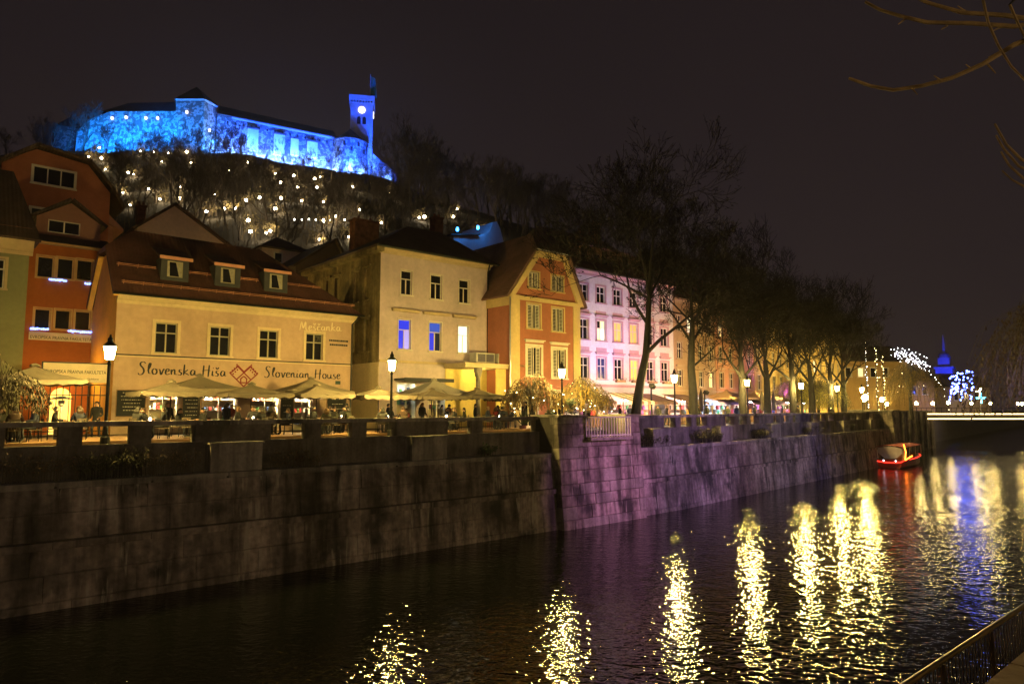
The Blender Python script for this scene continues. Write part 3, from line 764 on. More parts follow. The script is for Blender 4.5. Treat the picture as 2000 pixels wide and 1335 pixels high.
roof(B, roofB, [
    [(-.65, -.6, 12.42), (WB + .55, -.6, 12.42), (8.4, 5.0, 15.75), (5.2, 5.0, 15.75)],
    [(-.65, 12.0, 12.42), (-.65, -.6, 12.42), (5.2, 5.0, 15.75), (5.2, 6.5, 15.75)],
    [(WB + .55, -.6, 12.42), (WB + .55, 12.0, 12.42), (8.4, 6.5, 15.75), (8.4, 5.0, 15.75)],
    [(WB + .55, 12.0, 12.42), (-.65, 12.0, 12.42), (5.2, 6.5, 15.75), (8.4, 6.5, 15.75)], [(5.2, 5.0, 15.75), (8.4, 5.0, 15.75), (8.4, 6.5, 15.75), (5.2, 6.5, 15.75)]])
gutter(B, -.65, WB + .55, -.66, 12.36)
chimney(B, brick, 2.6, 7.2, 13.2, 16.0, 2.1, .9); chimney(B, brick, 8.6, 6.0, 14.5, 17.1, .8, .8)
mb = MB(); mb.tube([(WB - .25, -.5, 12.3), (WB - .1, -.1, 11.8), (WB - .1, -.1, 4.6)], .06, 6); add('downpipe', mb, iron, B)
mb = MB(); mb.box(0.02, 5.4, -.12, 0, 4.55, 4.72); add('string_course', mb, cream, B)
for s_ in gB: shopfront(B, *s_, color=(.75, .9, 1.0), power=60)
# canopy porch with column and air conditioners
yel = plaster('yellow_plaster', (.80, .62, .22))
mb = MB(); mb.box(5.3, 11.0, -2.6, -.005, 4.30, 4.52); mb.box(5.2, 11.1, -2.7, -.005, 4.523, 4.62); add('porch_roof', mb, cream, B)
mb = MB(); mb.box(8.3, 9.2, -2.3, -2.2, .05, 4.295); add('porch_wall', mb, yel, B)
mb = MB(); mb.box(5.4, 9.2, -.06, -.006, .05, 4.29); add('porch_wall', mb, yel, B)
mb = MB(); mb.lathe([(.05, 3.95), (.14, 4.0), (.14, 4.2), (.05, 4.29)], 10, (7.6, -1.1)); add('porch_lamp', mb, EM('porch_light', (1.0, .70, .14), 110), B)
mb = MB(); mb.lathe([(.22, .05), (.22, .4), (.17, .45), (.16, 3.6), (.24, 3.75), (.26, 3.95), (.3, 4.0), (.3, 4.295)], 12, (6.6, -2.35)); add('porch_column', mb, stone_lt, B, smooth=False)
mb = MB(); mb.box(1.2, 5.25, -1.3, -.005, 3.35, 3.47); mb.box(1.2, 5.25, -1.34, -1.301, 3.25, 3.5); add('shop_awning', mb, greywood, B)
acm = M('aircon_metal', (.55, .52, .45), .5, .15, 3)
for k, (x, label) in enumerate(((7.1, 'wide air conditioner unit on the porch roof of the cream house'), (9.15, 'air conditioner with round fan at the end of the porch roof'))):
    t = thing('air_conditioner', label, 'air conditioner', (23.38 + x, 41 - 1.1, 4.62)); mb = MB(); wq = 1.7 if k == 0 else 1.1
    mb.box(0, wq, -.4, .4, .08, .85); mb.box(.1, .2, -.35, .35, 0, .079); mb.box(wq - .2, wq - .1, -.35, .35, 0, .079); add('casing', mb, acm, t)
    mb = MB()
    if k == 0:
        for j in range(2): mb.box(.12 + j * .78, .82 + j * .78, -.43, -.402, .2, .75)
    else: mb.tube([(.55, -.402, .47), (.55, -.44, .47)], .3, 16)
    add('fan_grille', mb, M('grille', (.12, .11, .14), .4, .2, 20), t)

# ---------------------------------------------------------------- house C: orange gabled house
orC = plaster('terracotta_plaster', (.42, .15, .085)); trimC = plaster('yellow_trim', (.66, .50, .24))
C = thing('orange_house', 'orange house with yellow trim, half-hipped gable and white shuttered windows', 'house', (32.6, 38.3, 0))
WC = 7.35
hC = [(1.72, 7.42, 1.35, 1.85), (4.3, 7.36, 1.27, 1.85), (1.72, 3.85, 1.4, 2.2), (4.35, 3.75, 1.4, 2.25), (4.2, .1, 1.5, 2.6), (1.1, .1, 1.6, 2.6)]
hG = [(1.85, 10.55, 1.1, 1.2), (4.25, 10.5, 1.3, 1.2)]
mb = MB(); wall_front(mb, 0, WC, 0, 9.75, hC)
gp = [(0, 9.75), (WC, 9.75), (5.75, 13.15), (2.6, 13.15)]
X = [0, 1.85, 2.95, 4.25, 5.55, WC]
def gx(z, side): t = (z - 9.75) / 3.4; return 2.6 * t if side == 0 else WC - (WC - 5.75) * t
def strip(z0, z1, holes):
    xs_ = []
    cur0, cur1 = gx(z0, 0), gx(z1, 0)
    edges = sorted(holes)
    for (a, c) in edges: mb.face([(cur0, 0, z0), (a, 0, z0), (a, 0, z1), (cur1, 0, z1)]); cur0 = cur1 = c
    mb.face([(cur0, 0, z0), (gx(z0, 1), 0, z0), (gx(z1, 1), 0, z1), (cur1, 0, z1)])
strip(9.75, 10.5, []); strip(10.5, 11.75, [(1.85, 2.95), (4.25, 5.55)]); strip(11.75, 13.15, [])
mb.face([(0, 9, 0), (0, 0, 0), (0, 0, 9.75), (0, 9, 9.75)]); mb.face([(WC, 0, 0), (WC, 9, 0), (WC, 9, 9.75), (WC, 0, 9.75)])
add('wall', mb, orC, C)
for h_ in hC[:2]: window(C, *h_, style='pair', sm=trimC, sur=.12, shutters=.33)
for h_ in hC[2:4]: window(C, *h_, style='pair', sm=white_trim, sur=.2, hood=True, shutters=.3)
window(C, 1.85, 10.5, 1.1, 1.25, style='pair', sm=trimC, sur=.1, shutters=.32); window(C, 4.25, 10.5, 1.3, 1.25, style='pair', sm=trimC, sur=.1, shutters=.36)
for h_ in hC[4:]: window(C, *h_, style='cross', sur=.16, sill=False, transom=.75)
t1 = MB()
t1.box(-.04, .95, -.06, .0, 0, 9.48); t1.box(WC - .75, WC + .03, -.06, 0, 0, 9.48); t1.box(-.1, WC + .1, -.16, 0, 9.483, 9.78); t1.box(-.06, -.004, -.06, 2.7, 9.0, 9.75)
add('yellow_trim', t1, trimC, C)
vb = MB()
for P in ([(-.15, 9.7), (.35, 9.7), (2.85, 12.95), (2.6, 13.4)], [(WC + .35, 9.5), (5.75, 13.4), (5.5, 12.95), (WC - .35, 9.7)], [(2.85, 12.955), (5.495, 12.955), (5.74, 13.4), (2.61, 13.4)]): vb.prism(P if P[0][0] < 1 else P[::-1], -.2, -.004)
add('verge_trim', vb, trimC, C)
roof(C, roofD, [
    [(-.45, -.35, 9.55), (2.5, -.35, 13.5), (3.95, 1.75, 15.2), (3.95, 10, 15.2), (-.45, 10, 9.55)][::-1],
    [(WC + .5, -.35, 9.4), (WC + .5, 10, 9.4), (3.95, 10, 15.2), (3.95, 1.75, 15.2), (5.85, -.35, 13.5)][::-1],
    [(2.5, -.35, 13.5), (5.85, -.35, 13.5), (3.95, 1.75, 15.2)]], .14)
mb = MB(); mb.tube([(2.4, -.42, 13.47), (5.95, -.42, 13.47)], .06, 6); mb.tube([(-.06, -.14, 9.6), (-.06, -.14, .1)], .055, 6); add('gutter', mb, M('zinc', (.4, .4, .42), .35, .1, 3, metal=.7), C)

# ---------------------------------------------------------------- house D: pale house washed violet
plD = plaster('pale_plaster', (.66, .62, .66)); pkD = plaster('pink_surround', (.50, .30, .34))
D_ = thing('pale_town_house', 'long pale plaster town house washed with violet light, with dormers', 'house', (40.2, 40.5, 0))
WD = 15.1
cx = [2.0, 4.2, 6.4, 8.6, 10.9, 13.1]
hD = []
for c in cx: hD += [(c, 10.6, 1.1, 1.45), (c, 7.3, 1.1, 1.75), (c, 3.95, 1.1, 1.85)]
body(D_, plD, 0, WD, 11, 13.0, hD)
for i, c in enumerate(cx):
    window(D_, c, 10.6, 1.1, 1.45, 'cross', sm=pkD, sur=.16, transom=.6)
    window(D_, c, 7.3, 1.1, 1.75, 'cross', pm={1: [warmpane, whitepane, darkpane, warmpane], 2: yellowpane, 3: yellowpane}.get(i, darkpane), sm=pkD, sur=.16, transom=.62, hood=True)
    window(D_, c, 3.95, 1.1, 1.85, 'cross', pm={1: M('blue_dim', (0, 0, 0)), 3: yellowpane}.get(i, darkpane), sm=pkD, sur=.16, transom=.62, hood=True)
    for zz in (9.2 + .25, 5.95 + .3):
        p = MB(); p.box(c - .1, c + 1.2, -.035, -.004, zz, zz + .42); add('apron_panel', p, pkD, D_)
cornice(D_, pkD, -.05, WD + .1, 12.85, .5, .4)
mb = MB(); mb.box(0, WD, -.09, 0, 3.28, 3.5); add('string_course', mb, pkD, D_)
roof(D_, roofD, [
    [(-.3, -.6, 13.25), (WD + .4, -.6, 13.25), (WD - 3.5, 6, 18.4), (2.8, 6, 18.4)],
    [(-.3, 12, 13.25), (-.3, -.6, 13.25), (2.8, 6, 18.4)], [(WD + .4, -.6, 13.25), (WD + .4, 12, 13.25), (WD - 3.5, 6, 18.4)],
    [(WD + .4, 12, 13.25), (-.3, 12, 13.25), (2.8, 6, 18.4), (WD - 3.5, 6, 18.4)]])
gutter(D_, -.3, WD + .4, -.66, 13.2)
for k, x in enumerate((2.9, 5.6, 8.4, 11.0)):
    yy = .75; dm = MB(); wall_front(dm, x, x + 1.25, 14.0, 15.7, [(x + .2, 14.15, .85, 1.35)], .1, yy)
    dm.face([(x, yy, 14.0), (x, yy, 15.7), (x, yy + 2.0, 15.7)]); dm.face([(x + 1.25, yy, 15.7), (x + 1.25, yy, 14.0), (x + 1.25, yy + 2.0, 15.7)])
    d = add('dormer', dm, M('brown_wood', (.22, .13, .1), .7, .2, 3), D_)
    p = MB(); p.face([(x + .2, yy + .08, 14.15), (x + 1.05, yy + .08, 14.15), (x + 1.05, yy + .08, 15.5), (x + .2, yy + .08, 15.5)]); add('pane', p, darkpane, d)
    roof(d, roofD, [[(x - .15, yy - .25, 15.72), (x + 1.4, yy - .25, 15.72), (x + 1.4, yy + 2.6, 16.3), (x - .15, yy + 2.6, 16.3)]], .1, 'dormer_roof')
chimney(D_, brick, 9.5, 5.0, 17, 19.4, .8, .8); chimney(D_, brick, 6.2, 3.8, 16, 17.8, .6, .6)
for k, c in enumerate((6.4, 8.6, 10.9, 13.1)):
    fb = MB(); fb.box(c - .05, c + 1.15, -.36, -.125, 3.72, 3.9); o = add('flower_box', fb, shelf_m, D_)
    lf = MB()
    for j in range(60):
        p = Vector((c + rng.uniform(-.1, 1.2), rng.uniform(-.42, -.1), rng.uniform(3.86, 4.15))); a = Vector((rng.uniform(-1, 1), rng.uniform(-1, 1), rng.uniform(-1, 1))) * .07; b_ = Vector((rng.uniform(-1, 1), rng.uniform(-1, 1), rng.uniform(-1, 1))) * .07
        lf.face([p, p + a, p + a + b_, p + b_])
    add('plants', lf, M('dark_leaf', (.03, .045, .02), .8, .3, 4), o)

# ---------------------------------------------------------------- row beyond, following the bend
def row_house(name, label, x0, y0, ang, W_, H_, mat, cols, rows, lit, trim, roofm=roofD, ridge=4.5, arch=False):
    h = thing(name, label, 'house', (x0, y0, 0), ang)
    sp = W_ / cols; holes = []
    zr_ = [1.0 + 0.2 + k * (H_ - 1.2) / rows for k in range(rows)]
    for r_ in range(1, rows):
        for c in range(cols): holes.append((c * sp + sp / 2 - .5, 3.6 + (r_ - 1) * (H_ - 3.9) / (rows - 1), 1.0, min(1.8, (H_ - 3.9) / (rows - 1) * .6)))
    body(h, mat, 0, W_, 10, H_, holes)
    for i, q_ in enumerate(holes): window(h, *q_, style='cross', pm=lit.get(i, darkpane), sm=trim, sur=.14, hood=(i < cols), transom=.62)
    cornice(h, trim, -.05, W_ + .05, H_ - .2, .45, .35)
    mb = MB(); mb.box(0, W_, -.08, 0, 3.1, 3.25); add('string_course', mb, trim, h)
    roof(h, roofm, [[(-.02, -.6, H_ + .2), (W_ + .02, -.6, H_ + .2), (W_ + .02, 5, H_ + ridge), (-.02, 5, H_ + ridge)], [(W_ + .02, 10.6, H_ + .2), (-.02, 10.6, H_ + .2), (-.02, 5, H_ + ridge), (W_ + .02, 5, H_ + ridge)]])
    mb = MB(); mb.prism([(.02, H_), (.021, H_), (.021, H_ + .1)], 0, .1)
    g_ = MB()
    for xx in (0, W_): g_.face([(xx, 0, H_), (xx, 10, H_), (xx, 5, H_ + ridge - .2)])
    add('gable_end', g_, mat, h)
    # ground-floor doors
    for c in range(cols):
        if c % 2 == 0:
            dmb = MB(); dmb.box(c * sp + sp / 2 - .65, c * sp + sp / 2 + .65, -.03, .0, .05, 2.6); dmb.box(c * sp + sp / 2 - .75, c * sp + sp / 2 - .651, -.06, 0, .05, 2.75); dmb.box(c * sp + sp / 2 + .651, c * sp + sp / 2 + .75, -.06, 0, .05, 2.75); dmb.box(c * sp + sp / 2 - .65, c * sp + sp / 2 + .65, -.06, 0, 2.601, 2.75)
            add('door', dmb, shelf_m, h)
    return h
BA = R(6.5)
row_house('brown_town_house', 'dull brown town house behind the bare trees beside the violet house', 55.6, 40.7, BA, 8.6, 12.0, plaster('brown_plaster', (.42, .27, .19)), 4, 4, {3: warmpane, 9: whitepane}, plaster('brown_trim', (.45, .32, .24)))
row_house('rose_town_house', 'rose plaster town house lit red at street level behind the stalls', 64.3, 41.7, BA, 9.5, 12.2, plaster('rose_plaster', (.58, .28, .20)), 4, 4, {2: whitepane, 8: warmpane}, plaster('rose_trim', (.55, .36, .30)))
row_house('ochre_town_house', 'ochre town house glimpsed through the tree trunks', 74.0, 42.8, BA, 13, 12.6, plaster('ochre_plaster', (.62, .42, .18)), 6, 4, {4: yellowpane}, plaster('ochre_trim', (.68, .52, .26)))
row_house('yellow_town_house', 'bright yellow lamp-lit town house at the end of the row', 87.1, 44.3, BA, 17, 12.0, plaster('lampyellow_plaster', (.72, .52, .16)), 7, 4, {9: whitepane}, plaster('ochre_trim', (0, 0, 0)))

# ---------------------------------------------------------------- left-hand buildings
gr = plaster('sage_plaster', (.27, .28, .15))
G = thing('sage_house', 'sage green house with bright cornice at the edge of the terrace', 'house', (-6, 46, 0))
hG_ = [(6.6, 5.6, 1.0, 2.0), (8.2, 7.9, 1.0, 1.6), (4.4, 5.6, 1.0, 2.0), (8.0, 2.0, 1.0, 1.9)]
body(G, gr, 0, 10.25, 9, 10.3, hG_)
for q_ in hG_: window(G, *q_, style='cross', sm=cream, sur=.14, hood=(q_[1] < 7))
cornice(G, cream, -.02, 10.4, 9.85, .5, .75)
roof(G, roofB, [[(-1, -.6, 10.7), (10.7, -.6, 10.7), (9.6, 4.2, 15.6), (-1, 4.2, 15.6)], [(10.7, -.6, 10.7), (10.7, 9.5, 10.7), (9.6, 4.2, 15.6)], [(10.7, 9.5, 10.7), (-1, 9.5, 10.7), (-1, 4.2, 15.6), (9.6, 4.2, 15.6)]])
guard(G, 0, 10.3, .05, 11.3, 1)
orE = plaster('deep_orange_plaster', (.36, .105, .022))
Eh = thing('faculty_house', 'deep orange faculty building with two rows of triple windows and a name banner', 'building', (4.35, 48, 0))
WE = 4.1
hE = [(.48, 9.05, .82, 1.25), (1.46, 9.08, .84, 1.25), (2.44, 9.12, .84, 1.25), (.5, 6.05, .8, 1.17), (1.5, 6.07, .8, 1.17), (2.5, 6.09, .82, 1.17)]
body(Eh, orE, 0, WE, 8, 11.0, hE)
for q_ in hE: window(Eh, *q_, style='one', fm=M('tan_frame', (.55, .36, .16), .7, .1, 3), sur=.08, sill=False, rec=.12)
mb = MB(); mb.box(-.05, WE + .1, -.35, 0, 11.0, 11.12); add('eave_board', mb, M('tan_frame', (0, 0, 0)), Eh)
bn = MB(); bn.box(.3, 3.5, -.06, -.02, 5.38, 5.85); bo = add('name_banner', bn, M('banner_cloth', (.62, .52, .45), .8, .1, 2), Eh)
text(bo, 'EVROPSKA PRAVNA FAKULTETA', .36, -.066, 5.46, .26, M('banner_ink', (.02, .02, .05), .8, 0), 3.06)
neon = EM('blue_neon', (.12, .22, 1.0), 9.0)
for k, (a, c, zz) in enumerate(((.35, 1.25, 5.98), (2.2, 3.45, 5.95), (1.1, 2.0, 8.92), (2.9, 3.5, 8.88))):
    mb = MB(); x = a
    while x < c: mb.box(x, x + .07, -.10, -.04, zz + rng.uniform(-.03, .03), zz + .07 + rng.uniform(0, .05)); x += .1
    add('blue_light_string', mb, neon, Eh)
roof(Eh, roofB, [[(-.2, -.3, 11.13), (WE + .3, -.3, 11.13), (WE + .3, 2.5, 12.2), (-.2, 2.5, 12.2)]])
dm = MB(); wall_front(dm, .5, 3.9, 11.9, 13.1, [(1.1, 12.2, 1.7, .8)], .1, 2.0)
dm.prism([(.5, 13.1), (3.9, 13.1), (2.25, 14.2)], 2.0, 2.05)
o = add('attic_gable', dm, plaster('dim_rose', (.34, .17, .13)), Eh)
window(Eh, 1.1, 12.2, 1.7, .8, 'pair', sur=.06, sill=False, rec=2.05, plain=True)
roof(Eh, roofB, [[(.2, 1.7, 12.9), (2.25, 1.7, 14.35), (2.25, 6, 14.35), (.2, 6, 12.9)][::-1], [(4.2, 1.7, 12.9), (4.2, 6, 12.9), (2.25, 6, 14.35), (2.25, 1.7, 14.35)][::-1]], name='attic_roof')
# street-level sign panel in front of the faculty passage
sp_ = thing('sign_panel', 'pale sign panel lettered PRAVNA FAKULTETA over the gated passage', 'sign', (4.6, 40.6, 0))
mb = MB(); mb.box(0, 2.85, -.03, .03, 2.75, 3.7); add('panel', mb, M('sign_cream', (.72, .58, .38), .7, .08, 2), sp_)
text(sp_, 'EVROPSKA PRAVNA FAKULTETA', .1, -.036, 3.2, .24, ink, 2.6); text(sp_, 'Ljubljana', 1.9, -.036, 2.9, .14, ink)
mb = MB(); mb.box(-.06, -.001, -.05, .05, 0, 3.75); mb.box(2.851, 2.91, -.05, .05, 0, 3.75); mb.box(0, 2.85, -.05, .05, 3.701, 3.76); add('frame', mb, iron, sp_)
gt = thing('iron_gate', 'black iron bar gate below the pale sign panel', 'gate', (3.3, 40.75, 0))
bmsh = MB().box(-.02, .02, -.02, .02, .05, 2.6).mesh('bar', iron)
for k in range(16): put('bar', bmsh, gt, (.05 + k * .27, 0, 0))
mb = MB(); 
for zz in (.3, 2.1, 2.62): mb.box(0, 4.15, -.03, .03, zz, zz + .05)
add('gate_rail', mb, iron, gt)
pa = thing('passage_wall', 'yellow lit passage wall with arched doorway behind the gate', 'wall', (2.6, 46.6, 0))
mb = MB(); mb.box(0, 4.9, 0, .2, 0, 3.2); add('wall', mb, orE, pa)
dr = MB(); arch = [(3.6 + .5 * math.cos(t), 2.1 + .5 * math.sin(t)) for t in [math.pi * k / 10 for k in range(11)]]
dr.prism([(3.1, .02), (4.1, .02)] + arch, -.06, -.004); add('door', dr, EM('passage_glow', (1.0, .62, .12), 2.2), pa)  # door panel glows, standing in for light inside the passage
Fh = thing('red_gabled_house', 'tall dim red house with white triple windows above the faculty roof', 'house', (3.4, 57, 0))
mb = MB(); mb.prism([(0, 6), (6.5, 6), (6.5, 17.2), (5.0, 19.0), (1.9, 19.4), (0, 18.2)], 0, 9); add('wall', mb, plaster('dim_red_plaster', (.36, .13, .075)), Fh)
for (x, zz, w_, h_) in ((1.75, 17.0, 2.5, 1.2), (1.75, 14.0, 2.5, 1.25)):
    o = window(Fh, x, zz, w_, h_, 'triple', fm=white_trim, sur=.1, sill=True, rec=-.07)
vb = MB()
pl_ = [(-.5, 17.9), (1.9, 19.75), (5.15, 19.3), (6.7, 17.5), (7.5, 16.2)]
for (a, b_), (c, d) in zip(pl_, pl_[1:]): vb.slab([(a, -.5, b_), (c, -.5, d), (c, 9.5, d), (a, 9.5, b_)], .22)
add('roof', vb, roofB, Fh)
mb = MB(); mb.box(6.503, 7.0, 1, 6, 6, 15.2); mb.prism([(6.45, 15.2), (7.6, 14.6), (7.6, 14.8), (6.45, 15.9)], .6, 6.4); add('side_bay', mb, plaster('dim_rose', (0, 0, 0)), Fh)
Hh = thing('pale_gable_house', 'pale blank gable with chimney rising behind the tan house roof', 'house', (12.0, 58, 0))
mb = MB(); mb.prism([(0, 5), (6.5, 5), (6.5, 15.0), (2.55, 17.35), (0, 15.3)], 0, 10); add('wall', mb, plaster('rosy_white', (.78, .60, .48)), Hh)
vb = MB()
for (a, b_), (c, d) in (((-.4, 15.1), (2.55, 17.6)), ((2.55, 17.6), (6.9, 14.9))): vb.slab([(a, -.35, b_), (c, -.35, d), (c, 10, d), (a, 10, b_)], .2)
add('roof', vb, roofB, Hh); chimney(Hh, brick, .5, 1.5, 15.5, 17.2, .6, .6)
Kh = thing('white_attic_house', 'small white attic house with dark hipped roof above the alley', 'house', (24.6, 66, 0))
mb = MB(); mb.box(0, 5, 0, 8, 6, 17.2); add('wall', mb, plaster('rosy_white', (0, 0, 0)), Kh)
roof(Kh, roofB, [[(-.4, -.4, 17.1), (5.4, -.4, 17.1), (2.6, 3, 19)], [(5.4, -.4, 17.1), (5.4, 8.4, 17.1), (2.6, 5, 19), (2.6, 3, 19)], [(-.4, 8.4, 17.1), (-.4, -.4, 17.1), (2.6, 3, 19), (2.6, 5, 19)], [(5.4, 8.4, 17.1), (-.4, 8.4, 17.1), (2.6, 5, 19)]])
window(Kh, 1.2, 15.7, .8, 1.0, 'one', sur=.06, rec=-.06)
Jh = thing('dark_gable_house', 'black steep gabled roof between the alley and the brick chimney', 'house', (23.8, 56, 0))
mb = MB(); mb.prism([(0, 5), (5, 5), (5, 13.4), (3.6, 16.2), (0, 13.6)], 0, 7); add('wall', mb, plaster('dark_plaster', (.12, .09, .07)), Jh)
vb = MB()
for (a, b_), (c, d) in (((-.4, 13.5), (3.6, 16.45)), ((3.6, 16.45), (5.4, 13.2))): vb.slab([(a, -.35, b_), (c, -.35, d), (c, 7, d), (a, 7, b_)], .2)
add('roof', vb, roofB, Jh)
Ph = thing('baroque_gable_house', 'pale curved gable lit blue behind the orange house roof', 'house', (44.5, 62, 0))
cg = [(0, 10), (7.3, 10), (7.3, 21.2), (6.8, 22.6), (6.3, 23.4), (5.7, 23.2), (5.2, 22.0), (3.6, 21.2), (0, 20.6)]
mb = MB(); mb.prism(cg, 0, 6); add('wall', mb, plaster('lilac_white', (.5, .44, .48)), Ph)
vb = MB(); vb.slab([(-.5, -.3, 20.75), (3.6, -.3, 21.4), (3.6, 6, 21.4), (-.5, 6, 20.75)], .15); add('roof', vb, roofB, Ph)
for k, (x, zz) in enumerate(((.4, 21.2), (3.3, 21.9))):
    mb = MB(); mb.lathe([(.12, zz), (.16, zz + .15), (.1, zz + .4)], 8, (x, -.2)); add('blue_spotlight', mb, EM('spot_blue', (.03, .3, 1.0), 20), Ph)
    lamp('POINT', 'blue_glow', Ph, (x, -.9, zz + .3), (.03, .3, 1.0), 120, .15)

# ================================================================ CASTLE ON THE HILL
cst = M('castle_stone', (.48, .48, .48), .9, .6, .8, bump=.8, bscale=1.5, streak=.3, stain_shade=.85, dark=(.03, .03, .03), smin=.46, sscale=.8, swid=.06)  # dark patches hold painted vegetation shadow as well as patchy plaster
csm = M('castle_plaster', (.62, .62, .62), .9, .18, .3, bump=.3, bscale=3)
croof = M('castle_roof', (.05, .05, .055), .8, .25, .4, bump=.5, bscale=2)
cdark = M('castle_opening', (.012, .012, .016), .6, .1, 1)
castle = thing('hilltop_castle', 'floodlit blue castle with clock tower on the wooded hilltop', 'castle', (0, 0, 0))
CL = (.02, .13, 1.0)
def cwall(name, pts, ztop, zbot, th=1.2, mat=cst):     # wall following ground points, thickness backwards
    mb = MB()
    for k in range(len(pts) - 1):
        a, c = pts[k], pts[k + 1]; d = Vector((c[0] - a[0], c[1] - a[1])); nrm = Vector((-d.y, d.x)).normalized() * th
        za, zc = (ztop[k], ztop[k + 1]) if isinstance(ztop, list) else (ztop, ztop); zb, zd = (zbot[k], zbot[k + 1]) if isinstance(zbot, list) else (zbot, zbot)
        nseg = 6
        for s in range(nseg):
            t0, t1 = s / nseg, (s + 1) / nseg
            def P(t, z, off=0): return (a[0] + d.x * t + nrm.x * off, a[1] + d.y * t + nrm.y * off, z)
            def zz(t, u, v): return u + (v - u) * t
            mb.face([P(t0, zz(t0, zb, zd)), P(t1, zz(t1, zb, zd)), P(t1, zz(t1, za, zc)), P(t0, zz(t0, za, zc))])
            mb.face([P(t0, zz(t0, za, zc)), P(t1, zz(t1, za, zc)), P(t1, zz(t1, za, zc), 1), P(t0, zz(t0, za, zc), 1)])
    return add(name, mb, mat, castle)
# curved west wing
west = [(34.9, 263), (37.5, 260), (43, 255.5), (50, 249.5), (59.8, 241)]
cwall('west_wing_wall', west, [92.5, 96.5, 99.5, 99.5, 99.5], [80, 80, 80, 80, 80])
vb = MB()
vb.face([(40.5, 257.6, 99.4), (50, 249.5, 99.4), (59.8, 241, 99.4), (62.5, 244, 104.6), (48.5, 256, 104.2)]); vb.face([(40.5, 257.6, 99.4), (48.5, 256, 104.2), (44, 262, 99.4)])
vb.face([(62.5, 244, 104.6), (66, 249, 99.4), (44, 262, 99.4), (48.5, 256, 104.2)])
add('west_wing_roof', vb, croof, castle)
# low round tower
mb = MB(); mb.lathe([(5.2, 82), (5.0, 99)], 18, (35.5, 283)); add('low_round_tower', mb, cst, castle)
mb = MB(); mb.lathe([(5.6, 99), (.1, 104.5)], 18, (35.5, 283)); add('low_tower_roof', mb, croof, castle)
# pentagonal tower
p5 = [(57.4, 232.6), (64.3, 226.8), (69.0, 229.5), (67.5, 238), (60.0, 239.5)]
mb = MB()
for k in range(5):
    a, c = p5[k], p5[(k + 1) % 5]; mb.face([(a[0], a[1], 79), (c[0], c[1], 79), (c[0], c[1], 100.1), (a[0], a[1], 100.1)])
add('corner_tower', mb, cst, castle)
mb = MB(); ap = (63.5, 233, 106.2); ctr = Vector((63.6, 233.2))
ov = [tuple(ctr + (Vector(q) - ctr) * 1.1) for q in p5]
for k in range(5):
    a, c = ov[k], ov[(k + 1) % 5]; mb.face([(a[0], a[1], 100.0), (c[0], c[1], 100.0), ap])
add('corner_tower_roof', mb, croof, castle)
mb = MB()
for k in range(2):
    a, c = Vector(p5[k]), Vector(p5[k + 1]); d = (c - a); nn = Vector((d.y, -d.x)).normalized() * .35
    mb.slab([(a.x + nn.x, a.y + nn.y, 100.05), (c.x + nn.x, c.y + nn.y, 100.05), (c.x, c.y, 100.05), (a.x, a.y, 100.05)], .5)
add('tower_cornice', mb, csm, castle)
# long wing
wa, wb = Vector((69.0, 229.0)), Vector((107.5, 220.5)); wd = (wb - wa).normalized(); wn = Vector((-wd.y, wd.x))
cwall('long_wing_wall', [tuple(wa), tuple(wb)], [97.0, 96.3], [78, 78])
cwall('long_wing_cornice', [tuple(wa + wd * 4.5 - wn * .45), tuple(wb - wn * .45)], [97.1, 96.4], [96.3, 95.6], .6, csm)
vb = MB(); e0 = wa - wn * .7; e1 = wb - wn * .7; r0 = wa + wn * 6 + wd * 1; r1 = wb + wn * 6
vb.slab([(e0.x, e0.y, 97.15), (e1.x, e1.y, 96.45), (r1.x, r1.y, 101.2), (r0.x, r0.y, 102.6)], .3)
add('long_wing_roof', vb, croof, castle)
def on_wing(t, off=0.0): q = wa + wd * t - wn * off; return q
def facebox(name, t0, t1, z0, z1, mat, d=.5, parent=castle):
    mb = MB(); a = on_wing(t0, .05); 
    mb.box(0, t1 - t0, -d, 0, z0, z1); return add(name, mb, mat, parent, (a.x, a.y, 0), math.atan2(wd.y, wd.x))
for k, t in enumerate((9.5, 18.0, 23.5, 29.0)):
    o = facebox('bay', t, t + (3.4 if k != 2 else 2.6), 86.5 if k < 2 else 87.5, 93.8 - k * .25, csm, 1.1 if k != 2 else .5)
    if k != 2:
        mb = MB(); a = on_wing(t + 3.4, 0); mb.box(-3.7, .3, -1.5, 0, 93.9 - k * .25, 94.4 - k * .25); add('bay_cap', mb, croof, o, (3.4, 0, 0))
for k in range(14): facebox('window', 3 + k * 2.5, 3.55 + k * 2.5, 94.6 - k * .05, 95.4 - k * .05, cdark, .08)
# round tower
mb = MB(); mb.lathe([(6.6, 77), (6.0, 90), (5.8, 95.2)], 24, (112.0, 219.5)); add('round_tower', mb, cst, castle)
mb = MB(); mb.lathe([(6.4, 95.1), (.1, 100.6)], 24, (112.0, 219.5)); add('round_tower_roof', mb, croof, castle)
for k in range(6):
    t = R(200 + k * 24); mb = MB(); mb.box(-.4, .4, -.15, .15, 90.5 + (k % 2) * 2.0, 91.9 + (k % 2) * 2.0)
    add('window', mb, cdark, castle, (112 + 6.0 * math.cos(t), 219.5 + 6.0 * math.sin(t), 0), t + R(90))
